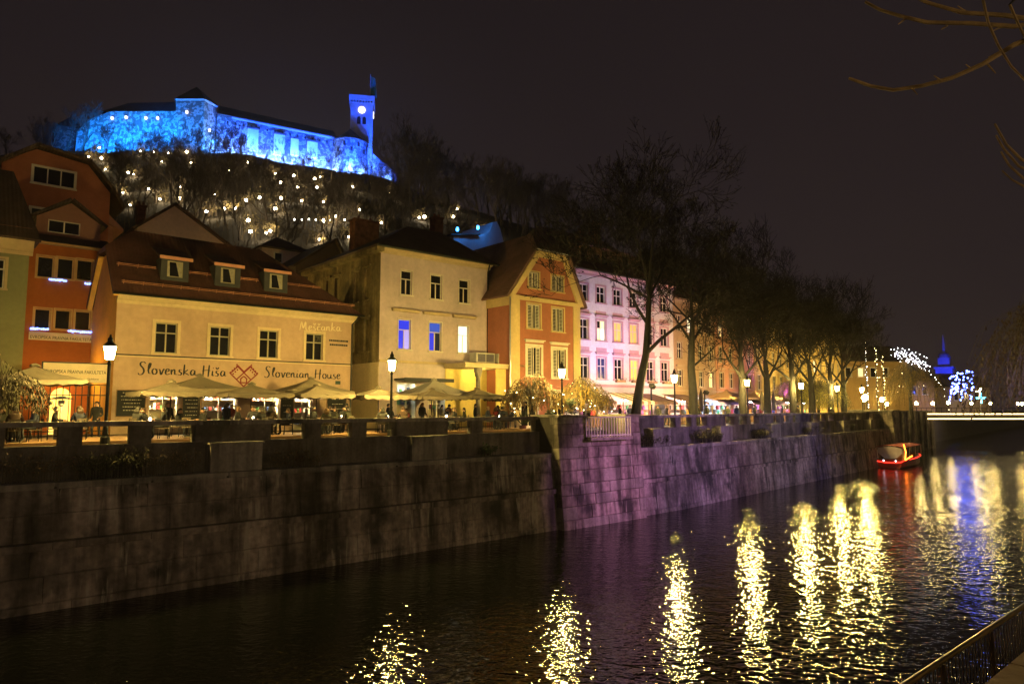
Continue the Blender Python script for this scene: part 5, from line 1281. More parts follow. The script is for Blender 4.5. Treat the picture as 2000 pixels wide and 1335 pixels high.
# --- people
skin_m = M('skin', (.42, .24, .16), .6, .1, 8); hair_m = M('hair', (0, 0, 0), .6, 0, objcol=True); coat_m = M('coat', (0, 0, 0), .85, .15, 12, objcol=True); trouser = M('trousers', (.025, .027, .035), .85, .15, 8)
def person_mesh(pose, seed):
    rg = random.Random(seed)
    if pose == 'sit':
        J = {'pel': (0, 0, .53), 'wai': (0, .0, .72), 'che': (0, -.02, .95), 'nk': (0, -.03, 1.08), 'hd': (0, -.05, 1.17), 'tp': (0, -.05, 1.29),
             'ls': (-.17, -.02, 1.0), 'le': (-.25, -.1, .78), 'lw': (-.16, -.33, .76), 'rs': (.17, -.02, 1.0), 're': (.25, -.08, .78), 'rw': (.14, -.34, .78),
             'lh': (-.1, -.02, .52), 'lk': (-.11, -.42, .52), 'la': (-.11, -.40, .09), 'lt': (-.11, -.54, .045), 'rh': (.1, -.02, .52), 'rk': (.11, -.42, .52), 'ra': (.11, -.36, .09), 'rt': (.11, -.5, .045)}
    else:
        s = .14 if seed % 2 else .03
        J = {'pel': (0, 0, .95), 'wai': (0, 0, 1.12), 'che': (0, -.01, 1.33), 'nk': (0, -.02, 1.48), 'hd': (0, -.04, 1.57), 'tp': (0, -.04, 1.70),
             'ls': (-.19, 0, 1.40), 'le': (-.24, .02, 1.12), 'lw': (-.23, -.1, .88), 'rs': (.19, 0, 1.40), 're': (.25, .0, 1.12), 'rw': (.2, -.2, .98),
             'lh': (-.1, 0, .92), 'lk': (-.11, -.03 - s, .5), 'la': (-.11, -.0 - s * .6, .09), 'lt': (-.11, -.14 - s * .6, .045), 'rh': (.1, 0, .92), 'rk': (.11, -.03 + s * .4, .5), 'ra': (.11, .02 + s, .09), 'rt': (.11, -.12 + s, .045)}
    Rr = {'pel': .15, 'wai': .135, 'che': .155, 'nk': .06, 'hd': .088, 'tp': .075, 'ls': .075, 'le': .052, 'lw': .035, 'rs': .075, 're': .052, 'rw': .035, 'lh': .09, 'lk': .068, 'la': .045, 'lt': .04, 'rh': .09, 'rk': .068, 'ra': .045, 'rt': .04}
    E_ = [('pel', 'wai'), ('wai', 'che'), ('che', 'nk'), ('nk', 'hd'), ('hd', 'tp'), ('che', 'ls'), ('ls', 'le'), ('le', 'lw'), ('che', 'rs'), ('rs', 're'), ('re', 'rw'), ('pel', 'lh'), ('lh', 'lk'), ('lk', 'la'), ('la', 'lt'), ('pel', 'rh'), ('rh', 'rk'), ('rk', 'ra'), ('ra', 'rt')]
    names = list(J); me = bpy.data.meshes.new('person'); me.from_pydata([J[k] for k in names], [(names.index(a), names.index(c)) for a, c in E_], [])
    o = bpy.data.objects.new('tmp', me); col.objects.link(o)
    o.modifiers.new('s', 'SKIN'); ss = o.modifiers.new('b', 'SUBSURF'); ss.levels = 1; ss.render_levels = 1
    for k, nme in enumerate(names): sv = me.skin_vertices[0].data[k]; sv.radius = (Rr[nme] * 1.15, Rr[nme]); sv.use_root = (nme == 'pel')
    dg = bpy.context.evaluated_depsgraph_get(); out = bpy.data.meshes.new_from_object(o.evaluated_get(dg)); bpy.data.objects.remove(o)
    bm = bmesh.new(); bm.from_mesh(out)
    zn = J['nk'][2]; zp = J['pel'][2]
    for f in bm.faces:
        c = f.calc_center_median(); f.smooth = True
        f.material_index = 0 if c.z > zn + .01 else (2 if (c.z < zp + .03 and pose == 'stand') or (pose == 'sit' and (c.z < .5 or (c.y < -.1 and c.z < .62))) else 1)
        for h in ('lw', 'rw'):
            if (c - Vector(J[h])).length < .055: f.material_index = 0
    xb = MB()
    for h, el, sg in (('lw', 'le', 1), ('rw', 're', -1)):      # palm with five fingers
        w_ = Vector(J[h]); d = (w_ - Vector(J[el])).normalized(); sd = d.cross(Vector((0, 0, 1))).normalized(); pal = w_ + d * .06
        xb.tube([w_, pal], [.03, .036], 6)
        for k in range(4):
            b_ = pal + sd * (-.03 + .02 * k) + d * .015; L_ = (.055, .065, .06, .048)[k]
            xb.tube([b_, b_ + d * L_ * .55 - Vector((0, 0, .006)), b_ + d * L_ - Vector((0, 0, .022))], [.009, .008, .006], 5)
        b_ = w_ + d * .03 + sd * sg * .034; xb.tube([b_, b_ + sd * sg * .025 + d * .02, b_ + sd * sg * .03 + d * .05], [.010, .009, .007], 5)
    hd = Vector(J['hd'])
    xb.tube([hd + Vector((0, -.075, .035)), hd + Vector((0, -.115, .01)), hd + Vector((0, -.08, -.005))], [.012, .018, .012], 5)
    for s in (-1, 1): xb.tube([hd + Vector((s * .092, -.0, -.02)), hd + Vector((s * .104, .01, .025))], [.014, .02], 5)
    n0 = [bm.verts.new(v) for v in xb.v]
    for f in xb.f:
        try: nf = bm.faces.new([n0[i] for i in f]); nf.material_index = 0
        except ValueError: pass
    bm.to_mesh(out); bm.free()
    for m_ in (skin_m, coat_m, trouser): out.materials.append(m_)
    hb = MB(); c = hd + Vector((0, .012, .045)); prof = []
    for i in range(6):
        a = R(-28 + i * 23.5); prof.append((.108 * math.cos(a), c.z + .118 * math.sin(a)))
    hb.lathe(prof, 12, (c.x, c.y)); hb.v = [(v[0], v[1] + (.03 if v[2] < c.z + .02 and v[1] < c.y else 0) + (.0), v[2] + (.045 if v[1] < c.y - .06 and v[2] < c.z + .03 else 0)) for v in hb.v]
    if seed % 2:
        for k in range(5): hb.tube([c + Vector((-.08 + .04 * k, .05, .02)), c + Vector((-.09 + .045 * k, .10, -.1)), c + Vector((-.08 + .04 * k, .085, -.24))], [.03, .032, .015], 5)
    return out, hb.mesh('hair', hair_m)
SIT = [person_mesh('sit', 0), person_mesh('sit', 1)]; STD = [person_mesh('stand', 2), person_mesh('stand', 3)]
COATS = [('black', (.012, .012, .014)), ('dark red', (.20, .012, .015)), ('navy', (.012, .018, .05)), ('charcoal', (.03, .03, .032)), ('olive', (.045, .045, .02)), ('brown', (.07, .035, .018)), ('grey', (.11, .11, .11)), ('cream', (.45, .40, .30))]
HAIR = [(.012, .008, .006), (.05, .025, .012), (.16, .09, .035), (.02, .018, .016)]
def person(kind, x, y, rz, coat, where, group):
    b_, h_ = (SIT if kind == 'sit' else STD)[rng.randrange(2)]; cn_, cc = COATS[coat]
    o = put('person', b_, None, (x, y, DK if 31 < y < 35.6 and x < 29.4 else 0), rz, label='person in %s jacket %s %s' % (cn_, 'seated' if kind == 'sit' else 'standing', where), cat='person', group=group); o.color = (*[q * .6 for q in cc], 1)
    hh = put('hair', h_, o); hh.color = (*rng.choice(HAIR), 1)
    s = rng.uniform(.95, 1.05); o.scale = (s, s, s)
lam = EM('candle_glow', (1.0, .85, .55), 14)
rp_ = random.Random(21)
place = [(2.9, 32.3, 'under the broad parasol by the weeping tree'), (4.9, 33.4, 'before the gated passage'), (7.4, 32.0, 'before the wide chalk board'), (9.4, 33.2, 'under the parasol by the wide chalk board'), (11.7, 32.0, 'before the red emblem'), (13.3, 33.2, 'under the emblem parasol'),
         (15.3, 32.0, 'before the tan house shop door'), (16.8, 33.4, 'under the low shop door parasol'), (18.9, 32.3, 'at the mouth of the alley'), (20.6, 33.6, 'beyond the alley lantern'), (22.6, 32.2, 'before the blue lit windows'), (24.2, 33.5, 'under the yellow-lit parasol'), (26.6, 32.4, 'before the porch column'), (28.4, 34.0, 'beside the dark fringed parasol')]
for i, (x, y, wh) in enumerate(place):
    place_table(x, y, 'round cafe table ' + wh)
    for k in range(3):
        a = rp_.uniform(0, .5) + k * 2.09 + i * .7; cxx, cyy = x + .62 * math.cos(a), y + .62 * math.sin(a)
        place_chair(cxx, cyy, a - R(90), 'wicker cafe chair ' + wh)
        if rp_.random() < .88:
            person('sit', cxx, cyy, a - R(90), rp_.choice([0, 0, 1, 2, 2, 3, 3, 4, 5, 6]), wh, 'people seated on the terrace')
    if i % 2 == 0 or i in (7, 9):
        t = thing('table_lantern', 'small glowing candle lantern on the table ' + wh, 'lantern', (x + .05, y - .1, .747 + DK)); mb = MB(); mb.lathe([(.035, .0), (.05, .03), (.055, .1), (.035, .14)], 10); add('glass_shade', mb, lam, t); mb = MB(); mb.lathe([(.05, -.0), (.05, .008)], 10, (0, 0)); mb.lathe([(.03, .141), (.012, .165)], 8); add('lid', mb, iron, t)
for (x, y, a, c) in ((13.0, 38.6, .4, 1), (19.8, 38.5, 2.4, 0), (21.9, 37.2, 1.0, 2), (6.6, 38.3, -.6, 3), (27.0, 38.8, .8, 7), (9.2, 36.2, .3, 0), (11.9, 36.0, 2.0, 2), (14.4, 36.6, 1.1, 3), (17.8, 36.1, 2.8, 0), (23.6, 36.0, .2, 3), (25.9, 36.4, 1.9, 1), (28.0, 36.4, .9, 0), (29.6, 36.0, 2.2, 6)):
    person('stand', x, y, a, c, 'between the parasols and the house fronts', 'people standing on the terrace')
# patio heater and plants
t = thing('patio_heater', 'white mushroom patio heater by the iron gate', 'heater', (4.55, 33.9, 0)); mb = MB(); mb.lathe([(.22, 0), (.22, .7), (.05, .72), (.05, 1.55), (.12, 1.6), (.12, 1.8)], 12); add('body', mb, railw, t); mb = MB(); mb.lathe([(.42, 1.84), (.4, 1.88), (.05, 1.98)], 16); add('reflector', mb, greywood, t)
def potted(x, y, h, label, spiky):
    t = thing('potted_plant', label, 'plant', (x, y, 0)); mb = MB(); mb.lathe([(.18, 0), (.24, .4), (.26, .42), (.2, .4)], 12); add('pot', mb, brick, t); lf = MB(); rg = random.Random(int(x * 10))
    for k in range(46 if spiky else 320):
        a = rg.uniform(0, 6.28); 
        if spiky:
            e = rg.uniform(.2, 1.4); d = Vector((math.cos(a) * math.cos(e), math.sin(a) * math.cos(e), math.sin(e))) * h * .62; p = Vector((0, 0, .42)); sd = d.cross(Vector((0, 0, 1))).normalized() * .03
            lf.face([p - sd, p + sd, p + d * .6 + sd * .8 + Vector((0, 0, .05)), p + d]); lf.face([p - sd, p + d * .6 - sd * .8 + Vector((0, 0, .05)), p + d])
        else:
            zz = rg.uniform(.4, h); rr = (h - zz) / h * .55 + .12; p = Vector((math.cos(a) * rr * rg.random() ** .5, math.sin(a) * rr * rg.random() ** .5, zz)); q = Vector((rg.uniform(-1, 1), rg.uniform(-1, 1), rg.uniform(-.3, 1))) * .12; q2 = q.orthogonal().normalized() * .05
            lf.face([p, p + q + q2, p + q * 2, p + q - q2])
    add('foliage', lf, M('dark_leaf', (0, 0, 0)), t)
potted(28.3, 32.0, 1.75, 'spiky potted palm at the end of the terrace', True); potted(31.4, 30.9, 2.0, 'dark conical potted conifer behind the balcony', False); potted(30.2, 31.6, 1.3, 'small bushy potted shrub by the third lantern', False)

# ================================================================ MARKET STALLS
def stall(x, y, rz, w_, lightc, es, awn, label):
    t = thing('market_stall', label, 'market stall', (x, y, 0), rz, 'market stalls under the trees'); hw = w_ / 2
    for sx_ in (-1, 1):
        for sy_ in (0, 1): mb = MB(); mb.box(sx_ * hw - .035, sx_ * hw + .035, sy_ * 1.5 - .035, sy_ * 1.5 + .035, 0, 2.15 if sy_ == 0 else 2.55); add('post', mb, shelf_m, t)
    mb = MB(); mb.box(-hw + .04, hw - .04, -.05, .6, .05, .88); mb.box(-hw - .05, hw + .05, -.12, .65, .883, .93); add('counter', mb, shelf_m, t)
    mb = MB(); mb.box(-hw + .04, hw - .04, 1.44, 1.48, .05, 2.5); add('back_panel', mb, M('stall_panel', (.62, .55, .48), .8, .15, 2), t)
    n_ = 8; sm_ = MB()
    for k in range(n_):
        a, c = -hw - .2 + (w_ + .4) * k / n_, -hw - .2 + (w_ + .4) * (k + 1) / n_
        sm_.slab([(a, -.75, 1.98), (c, -.75, 1.98), (c, 1.65, 2.68), (a, 1.65, 2.68)], .025, k % 2)
    o = add('awning', sm_, awn, t)
    vl = MB()
    for k in range(n_ * 2):
        a, c = -hw - .2 + (w_ + .4) * k / (n_ * 2), -hw - .2 + (w_ + .4) * (k + 1) / (n_ * 2); vl.face([(a, -.752, 1.76), (c, -.752, 1.76), (c, -.752, 1.97), (a, -.752, 1.97)], (k // 2) % 2)
    add('valance', vl, awn, o)
    lt = MB(); lt.box(-hw + .1, hw - .1, .2, .28, 2.02, 2.07); add('light_tube', lt, EM('stall_tube_%d_%d_%d' % tuple(int(q * 99) for q in lightc), lightc, es * 7), t)
    sh_ = MB()
    for zz in (1.3, 1.7): sh_.box(-hw + .1, hw - .1, 1.15, 1.435, zz, zz + .03)
    add('shelf', sh_, shelf_m, t)
    return t
aw1 = [M('awning_cream', (.66, .58, .46), .85, .1, 2), M('awning_brown', (.20, .10, .07), .85, .1, 2)]; aw2 = [M('awning_dark', (.14, .08, .07), .85, .1, 2), M('awning_dark2', (.18, .10, .09), .85, .1, 2)]; aw3 = [M('awning_violet', (.30, .22, .42), .85, .1, 2), M('awning_violet2', (.36, .26, .48), .85, .1, 2)]
ST = [(38.6, 35.6, 3.4, (1.0, .72, .55), 22, aw2, 'dark-roofed stall lit salmon behind the leaning tree'), (42.8, 35.0, 3.6, (1.0, .66, .50), 26, aw1, 'stall with cream and brown striped awning beside the leaning tree'), (47.0, 36.0, 3.2, (1.0, .70, .6), 20, aw2, 'dark-roofed stall lit pink beside the fourth lantern'), (52.0, 36.4, 3.6, (1.0, .6, .42), 26, aw2, 'stall glowing orange behind the second trunk'),
      (56.5, 36.2, 3.6, (.30, .55, 1.0), 30, aw3, 'stall glowing blue under the brown parasol'), (60.6, 37.2, 3.2, (.85, .85, 1.0), 26, aw1, 'stall with striped awning lit cold white'), (64.8, 37.6, 3.4, (1.0, .55, .55), 24, aw2, 'stall glowing red behind the folded parasols'), (69.2, 38.0, 3.6, (.72, .25, 1.0), 24, aw3, 'stall with violet awning under the thick trunks'), (74.0, 38.6, 3.6, (.95, .9, .8), 18, aw2, 'dark-roofed stall lit white near the golden willow'), (79.2, 39.4, 3.6, (1.0, .8, .5), 18, aw2, 'last dark-roofed stall before the quay end')]
gm = [M('goods_%d' % i, c, .6, .15, 6) for i, c in enumerate([(.55, .05, .05), (.08, .2, .5), (.65, .6, .5), (.1, .35, .15), (.6, .3, .06), (.35, .1, .4), (.05, .05, .06), (.7, .5, .1)])]
gnames = ['red', 'blue', 'cream', 'green', 'orange', 'purple', 'black', 'yellow']
GB = []
for i in range(8):
    mb = MB()
    if i % 2: mb.lathe([(.12, 0), (.15, .05), (.13, .26), (.06, .33), (.06, .4), (.075, .41)], 10)
    else: mb.box(-.16, .16, -.12, .12, 0, .30); mb.box(-.17, .17, -.13, .13, .302, .36); mb.box(-.03, .03, -.135, .135, .362, .40)
    GB.append(mb.mesh('goods_box', gm[i]))
for i, (x, y, w_, lc, es, aw, lb) in enumerate(ST):
    stall(x, y, qa(x), w_, lc, es, aw, lb); a = qa(x)
    for k in range(9):
        gi = rp_.randrange(8); lx = -w_ / 2 + .3 + k * (w_ - .6) / 8 + rp_.uniform(-.05, .05); zz, ly = ((.932, rp_.uniform(.1, .4)) if k % 3 else (1.332, 1.28))
        kind = 'jar' if gi % 2 else 'gift box'
        put('goods_jar' if gi % 2 else 'gift_box', GB[gi], None, (x + lx * math.cos(a) - ly * math.sin(a), y + lx * math.sin(a) + ly * math.cos(a), zz), a + rp_.uniform(-.3, .3), label='%s %s for sale on the %s' % (gnames[gi], kind, ' '.join(lb.split()[:9])), cat=kind.split()[-1], group='goods on the market stalls')
for k in range(16):
    x = 36 + k * 2.7 + rp_.uniform(-.6, .6); person('stand', x, Q(x, 5.2 + rp_.uniform(0, 2.2))[1], rp_.uniform(0, 6.28), rp_.choice([0, 2, 3, 5, 1, 4, 0]), 'among the market stalls', 'people at the market stalls')

# ================================================================ PROMENADE TREES
def big_tree(x, y, label, seed, trunk_pts, rads, limbs, leafn, lv=6, group='bare trees along the promenade', ln0=5.0):
    rg = random.Random(seed); tr, cr = MB(), MB(); t = thing('bare_tree', label, 'tree', (x, y, 0), 0, group)
    P = [Vector(p) for p in trunk_pts]; tr.tube(P, rads, 10, 0, False)
    for (i, d, ln, r) in limbs:
        grow(tr, cr, P[i], Vector(d).normalized(), ln, r, 1, lv, rg, .52, (3, 4), .13, 3, leafer(.20, max(1, leafn // 2)), 3, (.58, .8))
    add('trunk', tr, bark, t); add('crown', cr, [bark, darkleaf], t)
big_tree(38.6, 31.8, 'big leaning bare tree with a forked trunk and clinging dry leaves', 31,
         [(0, 0, -.2), (.25, 0, 1.2), (.9, .1, 3.2), (1.75, .2, 5.4), (2.1, .25, 7.6), (2.35, .3, 9.6)], [.42, .36, .31, .26, .22, .17],
         [(3, (.75, -.35, .75), 4.2, .17), (4, (-.65, .4, .9), 4.2, .13), (5, (.15, .1, 1), 4.6, .14), (5, (-.55, -.35, .9), 4.4, .12), (5, (.6, .1, .8), 4.2, .12), (4, (.5, .5, .8), 3.8, .11), (5, (-.9, .2, .45), 4.2, .10)], 6)
big_tree(46.2, 32.1, 'tall straight bare tree standing second along the quay', 32, [(0, 0, -.2), (.05, 0, 2.5), (0, .1, 4.6), (.15, .1, 6.6), (.3, .1, 8.2)], [.40, .34, .29, .24, .19],
         [(4, (.1, .1, 1), 3.2, .15), (3, (.8, .2, .7), 3.5, .13), (3, (-.6, .3, .8), 3.2, .12), (4, (.6, -.3, .8), 3.2, .12), (2, (.9, -.1, .6), 3.0, .1), (4, (-.5, .4, .7), 3.0, .1), (4, (.9, .3, .5), 3.2, .1)], 4)
mk = [(55.8, 33.6, 'thick forked bare tree at the rose town house', 33), (61.5, 34.4, 'dark bare tree with crossing limbs beside the folded parasols', 34), (66.8, 34.6, 'bare tree before the ochre town house', 35), (72.5, 35.4, 'broad low bare tree at the violet stall', 36), (78.5, 36.2, 'bare tree beside the golden willow', 37), (84.5, 37.4, 'last bare tree of the promenade row', 38)]
for (x, y, lb, sd) in mk:
    rg = random.Random(sd); lx = rg.uniform(-.4, .4)
    big_tree(x, y, lb, sd, [(0, 0, -.2), (lx * .3, 0, 2.0), (lx, 0, 4.0), (lx * 1.6, .1, 6.0)], [.38, .33, .28, .2],
             [(3, (lx, .1, 1), 4.4, .16), (2, (.8, -.2, .9), 3.6, .14), (2, (-.8, .3, .9), 3.6, .14), (3, (.5, .6, .8), 3.4, .11), (3, (-.5, -.5, .8), 3.4, .11)], 2 if sd < 37 else 3)
# small golden weeping trees
gold = M('golden_leaf', (.26, .17, .03), .8, .4, 3); gold2 = M('brownish_leaf', (.17, .10, .025), .8, .4, 3)
def weeping(x, y, h, rad, label, seed, leafm, n=110, strand=1.9, lights=0, name='weeping_tree', trunk_r=.11, cat='tree', zmin=1.2, leafsz=.16, bow=.45):
    rg = random.Random(seed); t = thing(name, label, cat, (x, y, 0)); tr, cr = MB(), MB()
    tr.tube([(0, 0, -.1), (.08, .02, h * .3), (-.05, .05, h * .6)], [trunk_r, trunk_r * .8, trunk_r * .6], 8, 0, False)
    ltp = []
    for k in range(n):
        a = rg.uniform(0, 6.28); rr = rad * math.sqrt(rg.random()); top = h * rg.uniform(.75, 1.0) * (1 - .25 * (rr / rad) ** 2)
        b_ = Vector((-.05, .05, h * rg.uniform(.35, .6))); m_ = Vector((math.cos(a) * rr * bow, math.sin(a) * rr * bow, top)); e = Vector((math.cos(a) * rr, math.sin(a) * rr, top - h * .08))
        pts = [b_, m_, e]; l_ = strand * rg.uniform(.5, 1.1); q = e.copy(); d = Vector((math.cos(a) * .35, math.sin(a) * .35, -.3))
        for s in range(5):
            d = (d + Vector((rg.uniform(-.15, .15), rg.uniform(-.15, .15), -.35))).normalized(); q = q + d * l_ / 5
            if q.z < zmin: break
            pts.append(q.copy())
        cr.tube(pts, [.02] + [.012] * (len(pts) - 2) + [.004], 3, 0, False)
        for p0, p1 in zip(pts[1:], pts[2:]):
            for j in range(5):
                p = p0.lerp(p1, rg.random()) + Vector((rg.gauss(0, .05), rg.gauss(0, .05), 0)); v = Vector((rg.uniform(-.6, .6), rg.uniform(-.6, .6), -1)).normalized() * leafsz * rg.uniform(.7, 1.3); sd = v.orthogonal().normalized() * leafsz * .16
                sd = Matrix.Rotation(rg.uniform(0, 6.28), 3, v.normalized()) @ sd
                cr.face([p, p + v * .5 + sd, p + v, p + v * .5 - sd], 1)
        if k < lights: ltp.append(pts[rg.randrange(2, len(pts))] if len(pts) > 2 else e)
    add('trunk', tr, bark, t); add('crown', cr, [bark_pale, leafm], t)
    for p in ltp:
        o = put('bulb', BULB, t, p)
    return t
BULB = MB().lathe([(.005, -.03), (.026, -.012), (.026, .012), (.005, .03)], 6).mesh('bulb', EM('fairy_bulb', (1.0, .82, .45), 22))
weeping(28.9, 31.8, 3.9, 1.9, 'small brown-gold weeping tree before the orange house', 51, gold2, 95, 2.2, 14)
weeping(34.0, 32.3, 3.8, 1.75, 'small golden weeping tree hung with fairy lights beside the balcony', 52, gold, 190, 2.0, 30)
weeping(2.2, 31.4, 3.4, 1.5, 'dark weeping tree at the edge of the terrace before the sage house', 53, M('dusky_leaf', (.05, .04, .015), .85, .4, 3), 120, 2.6)
weeping(75.5, 38.6, 5.2, 3.2, 'bright yellow-green willow lit by the seventh lantern', 54, M('lime_leaf', (.30, .27, .03), .8, .35, 2), 260, 3.6, 10, 'willow', .2)
weeping(83.0, 39.8, 5.6, 3.2, 'dim green willow at the end of the promenade', 55, M('green_leaf', (.12, .12, .03), .8, .35, 2), 240, 3.8, 0, 'willow', .2)
# plants on the quay ledge
def ledge_bush(x, w_, h, label, seed, mat, dry=False, off=1.0):
    rg = random.Random(seed); p = Q(x, off, -.98); t = thing('ledge_shrub', label, 'shrub', p, qa(x), 'shrubs growing on the quay ledge'); st, lf = MB(), MB()
    for k in range(int(34 * w_)):
        bx = rg.uniform(-w_ / 2, w_ / 2); by = rg.uniform(-.3, .35); e = Vector((bx + rg.gauss(0, .22), by + rg.gauss(-.1, .2), h * rg.uniform(.4, 1.05))); m_ = Vector((bx, by, e.z * .55))
        pts = [Vector((bx, by, -.02)), m_, e]
        if dry: pts.append(e + Vector((rg.gauss(0, .2), -.1, -.25)))
        st.tube(pts, [.012, .009, .004] + ([.003] if dry else []), 3, 0, False)
        for j in range(3 if dry else 10):
            q = m_.lerp(e, rg.random()) + Vector((rg.gauss(0, .06), rg.gauss(0, .06), rg.gauss(0, .05))); v = Vector((rg.uniform(-1, 1), rg.uniform(-1, 1), rg.uniform(-1, 1))).normalized() * .1; s = v.orthogonal().normalized() * .035
            lf.face([q, q + v * .5 + s, q + v, q + v * .5 - s])
    add('stems', st, bark_pale if dry else bark, t); add('foliage', lf, mat, t)
bl = M('ledge_leaf', (.07, .065, .025), .85, .4, 3); dl = M('ledge_dry', (.13, .085, .045), .9, .4, 3)
ledge_bush(3.2, 2.4, .95, 'tall reedy shrub on the ledge under the first parapet openings', 1, dl, True); ledge_bush(5.4, 2.2, 1.0, 'leafy shrub on the ledge beside the tall reedy one', 2, bl); ledge_bush(7.3, 1.8, .95, 'dry twiggy shrub on the ledge beside the first pedestal', 3, dl, True); ledge_bush(1.0, 2.2, .9, 'dense leafy shrub at the start of the ledge', 4, bl)
ledge_bush(12.3, 2.2, .75, 'dry thin shrub on the ledge past the first pedestal', 5, dl, True); ledge_bush(22.6, .9, .6, 'small green shrub on the ledge before the bastion', 6, M('ledge_green', (.04, .08, .02), .8, .3, 3)); ledge_bush(36.3, 3.0, .8, 'dark trailing shrub on the ledge past the bastion', 7, bl); ledge_bush(43.5, 3.4, 1.0, 'large dark shrub under the second promenade tree', 8, bl); ledge_bush(52.5, 2.4, .8, 'dark shrub on the violet lit ledge', 9, bl); ledge_bush(64, 3.0, .8, 'dark shrub on the far ledge', 10, bl); ledge_bush(74, 3.0, .9, 'dark shrub near the quay end', 11, bl)

# ================================================================ FAR RIGHT: footbridge, boat, tower, lights
br = thing('footbridge', 'low footbridge outlined by two warm strips of light across the river', 'bridge', (120.1, 42.0, 0), math.atan2(rt[1], rt[0]))
mb = MB(); mb.box(-1.0, 48, 0, 3.2, -.15, .38); add('deck', mb, M('bridge_concrete', (.16, .14, .12), .8, .2, 1), br)
strip_m = EM('bridge_strip', (1.0, .72, .30), 5.0)
for zz in (.42, -.34): mb = MB(); mb.box(-.8, 47.5, -.08, -.02, zz, zz + .16); add('light_strip', mb, strip_m, br)
mb = MB(); mb.box(-.8, 47.5, -.015, .1, 1.42, 1.5); add('handrail', mb, iron, br)
pm_ = MB().box(-.025, .025, -.01, .04, .38, 1.42).mesh('railing_post', iron)
for k in range(60): put('railing_post', pm_, br, (-.7 + k * .8, 0, 0))
for x in (1.5, 24, 44): mb = MB(); mb.box(x - .6, x + .6, .3, 2.8, -7, -.155); add('bridge_pier', mb, stone, br)
t = thing('bridge_lamp', 'slender bridge lamp with a bright slanting head', 'street lamp', (130.4, 36.0, .38), 0); mb = MB(); mb.tube([(0, 0, 0), (0, 0, 3.8)], [.09, .06], 8); add('post', mb, railw, t); mb = MB(); mb.slab([(-1.0, -.15, 3.75), (1.0, -.15, 4.25), (1.0, .15, 4.25), (-1.0, .15, 3.75)], .12); add('lamp_head', mb, EM('bridge_lamp_head', (1.0, .70, .16), 330), t)
# blue church tower
t = thing('blue_tower', 'distant slim tower with spire lit deep blue', 'tower', (203, 63.5, 0), R(10)); bst = M('tower_plaster', (.45, .45, .48), .9, .1, .5)
mb = MB(); mb.box(-1.9, 1.9, -1.9, 1.9, 0, 11.5); mb.box(-2.2, 2.2, -2.2, 2.2, 11.503, 12); mb.box(-1.3, 1.3, -1.3, 1.3, 12.003, 14.4); add('shaft', mb, bst, t); mb = MB(); mb.lathe([(1.6, 14.403), (1.2, 15.3), (.35, 16.2), (.3, 17.6), (.04, 20.5)], 10); add('spire', mb, bst, t)
lamp('SPOT', 'blue_beam', t, (-14, -3, 4), (.02, .04, 1.0), 15000, .3, aim((-14, -3, 4), (0, 0, 12)), R(70), .6)
wl = MB(); wl.box(-1.2, -.2, -1.96, -1.91, 7.4, 7.7); wl.box(-1.2, -.9, -1.96, -1.91, 6.4, 7.4); add('lit_window', wl, EM('cyan_pane', (.3, .8, 1.0), 3), t)
# light garlands: vertical strings, arching garland, blue figures
def garland(name, label, paths, colr, es, loc, cat='lights', r=.07, step=.4, seed=1, jit=.08):
    rg = random.Random(seed); t = thing(name, label, cat, loc); wire, bulbs = MB(), []
    me = MB().lathe([(.01, -r), (r, -r * .4), (r, r * .4), (.01, r)], 6).mesh('bulb', EM(name + '_bulb_%d' % seed, colr, es))
    for path in paths:
        P = [Vector(p) for p in path]; wire.tube(P, .012, 3, 0, False)
        for a, c in zip(P, P[1:]):
            n_ = max(1, int((c - a).length / step))
            for k in range(n_): put('bulb', me, t, a.lerp(c, k / n_) + Vector((rg.gauss(0, jit), rg.gauss(0, jit), rg.gauss(0, jit))))
    add('wire', wire, iron, t)
    return t
for k, (x, y, h, c) in enumerate(((93.6, 38.4, 10.3, (1.0, .95, .85)), (95.0, 37.7, 9.6, (1.0, .75, .3)), (95.8, 37.2, 8.4, (1.0, .72, .25)))):
    mast_ = [(0, 0, 1.2), (0, 0, h)]; t = garland('light_pole', ['tall pole strung with white bulbs', 'tall pole strung with yellow bulbs', 'shorter pole strung with amber bulbs'][k] + ' at the quay end', [[(.12, 0, 1.2), (.12, 0, h)]], c, 16, (x, y, 0), 'light pole', .055, .34, k + 1, .05)
    mb = MB(); mb.tube([(0, 0, 0), (0, 0, h + .1)], [.08, .05], 8); add('pole', mb, iron, t)
rg = random.Random(77); paths = []
for k in range(9):
    a = Vector((98 + rg.uniform(-1, 2), 36.5, 8.6 + rg.uniform(-.8, .6))); p = [a - Vector((98, 36.5, 0))]
    for s in range(5): p.append(p[-1] + Vector((rg.uniform(.5, .9), -rg.uniform(.35, .7), rg.uniform(-.55, .25) - s * .08)))
    paths.append(p)
paths.append([(.6, -.6, 7.6), (2.2, -1.8, 7.2), (3.4, -3.0, 6.2), (4.2, -3.8, 4.8), (4.6, -4.2, 3.4)])
garland('tree_garland', 'arching white light garlands draped over the riverside tree', paths, (.95, .93, 1.0), 20, (98, 36.5, 0), 'lights', .04, .42, 9, .1)
weeping(100.2, 35.6, 8.6, 3.6, 'broad golden lit tree under the white garlands by the quay end', 61, M('amber_leaf', (.24, .16, .03), .8, .3, 2), 240, 4.0, 12, 'garlanded_tree', .3)
bp_ = []
for (x0, z0) in ((0, 0), (1.6, .3), (-1.3, -.6)):
    bp_.append([(x0 + .55 * math.sin(q) + .3 * math.sin(3 * q), 0, 6.2 + z0 + 1.5 * math.cos(q)) for q in [k * .5 for k in range(14)]])
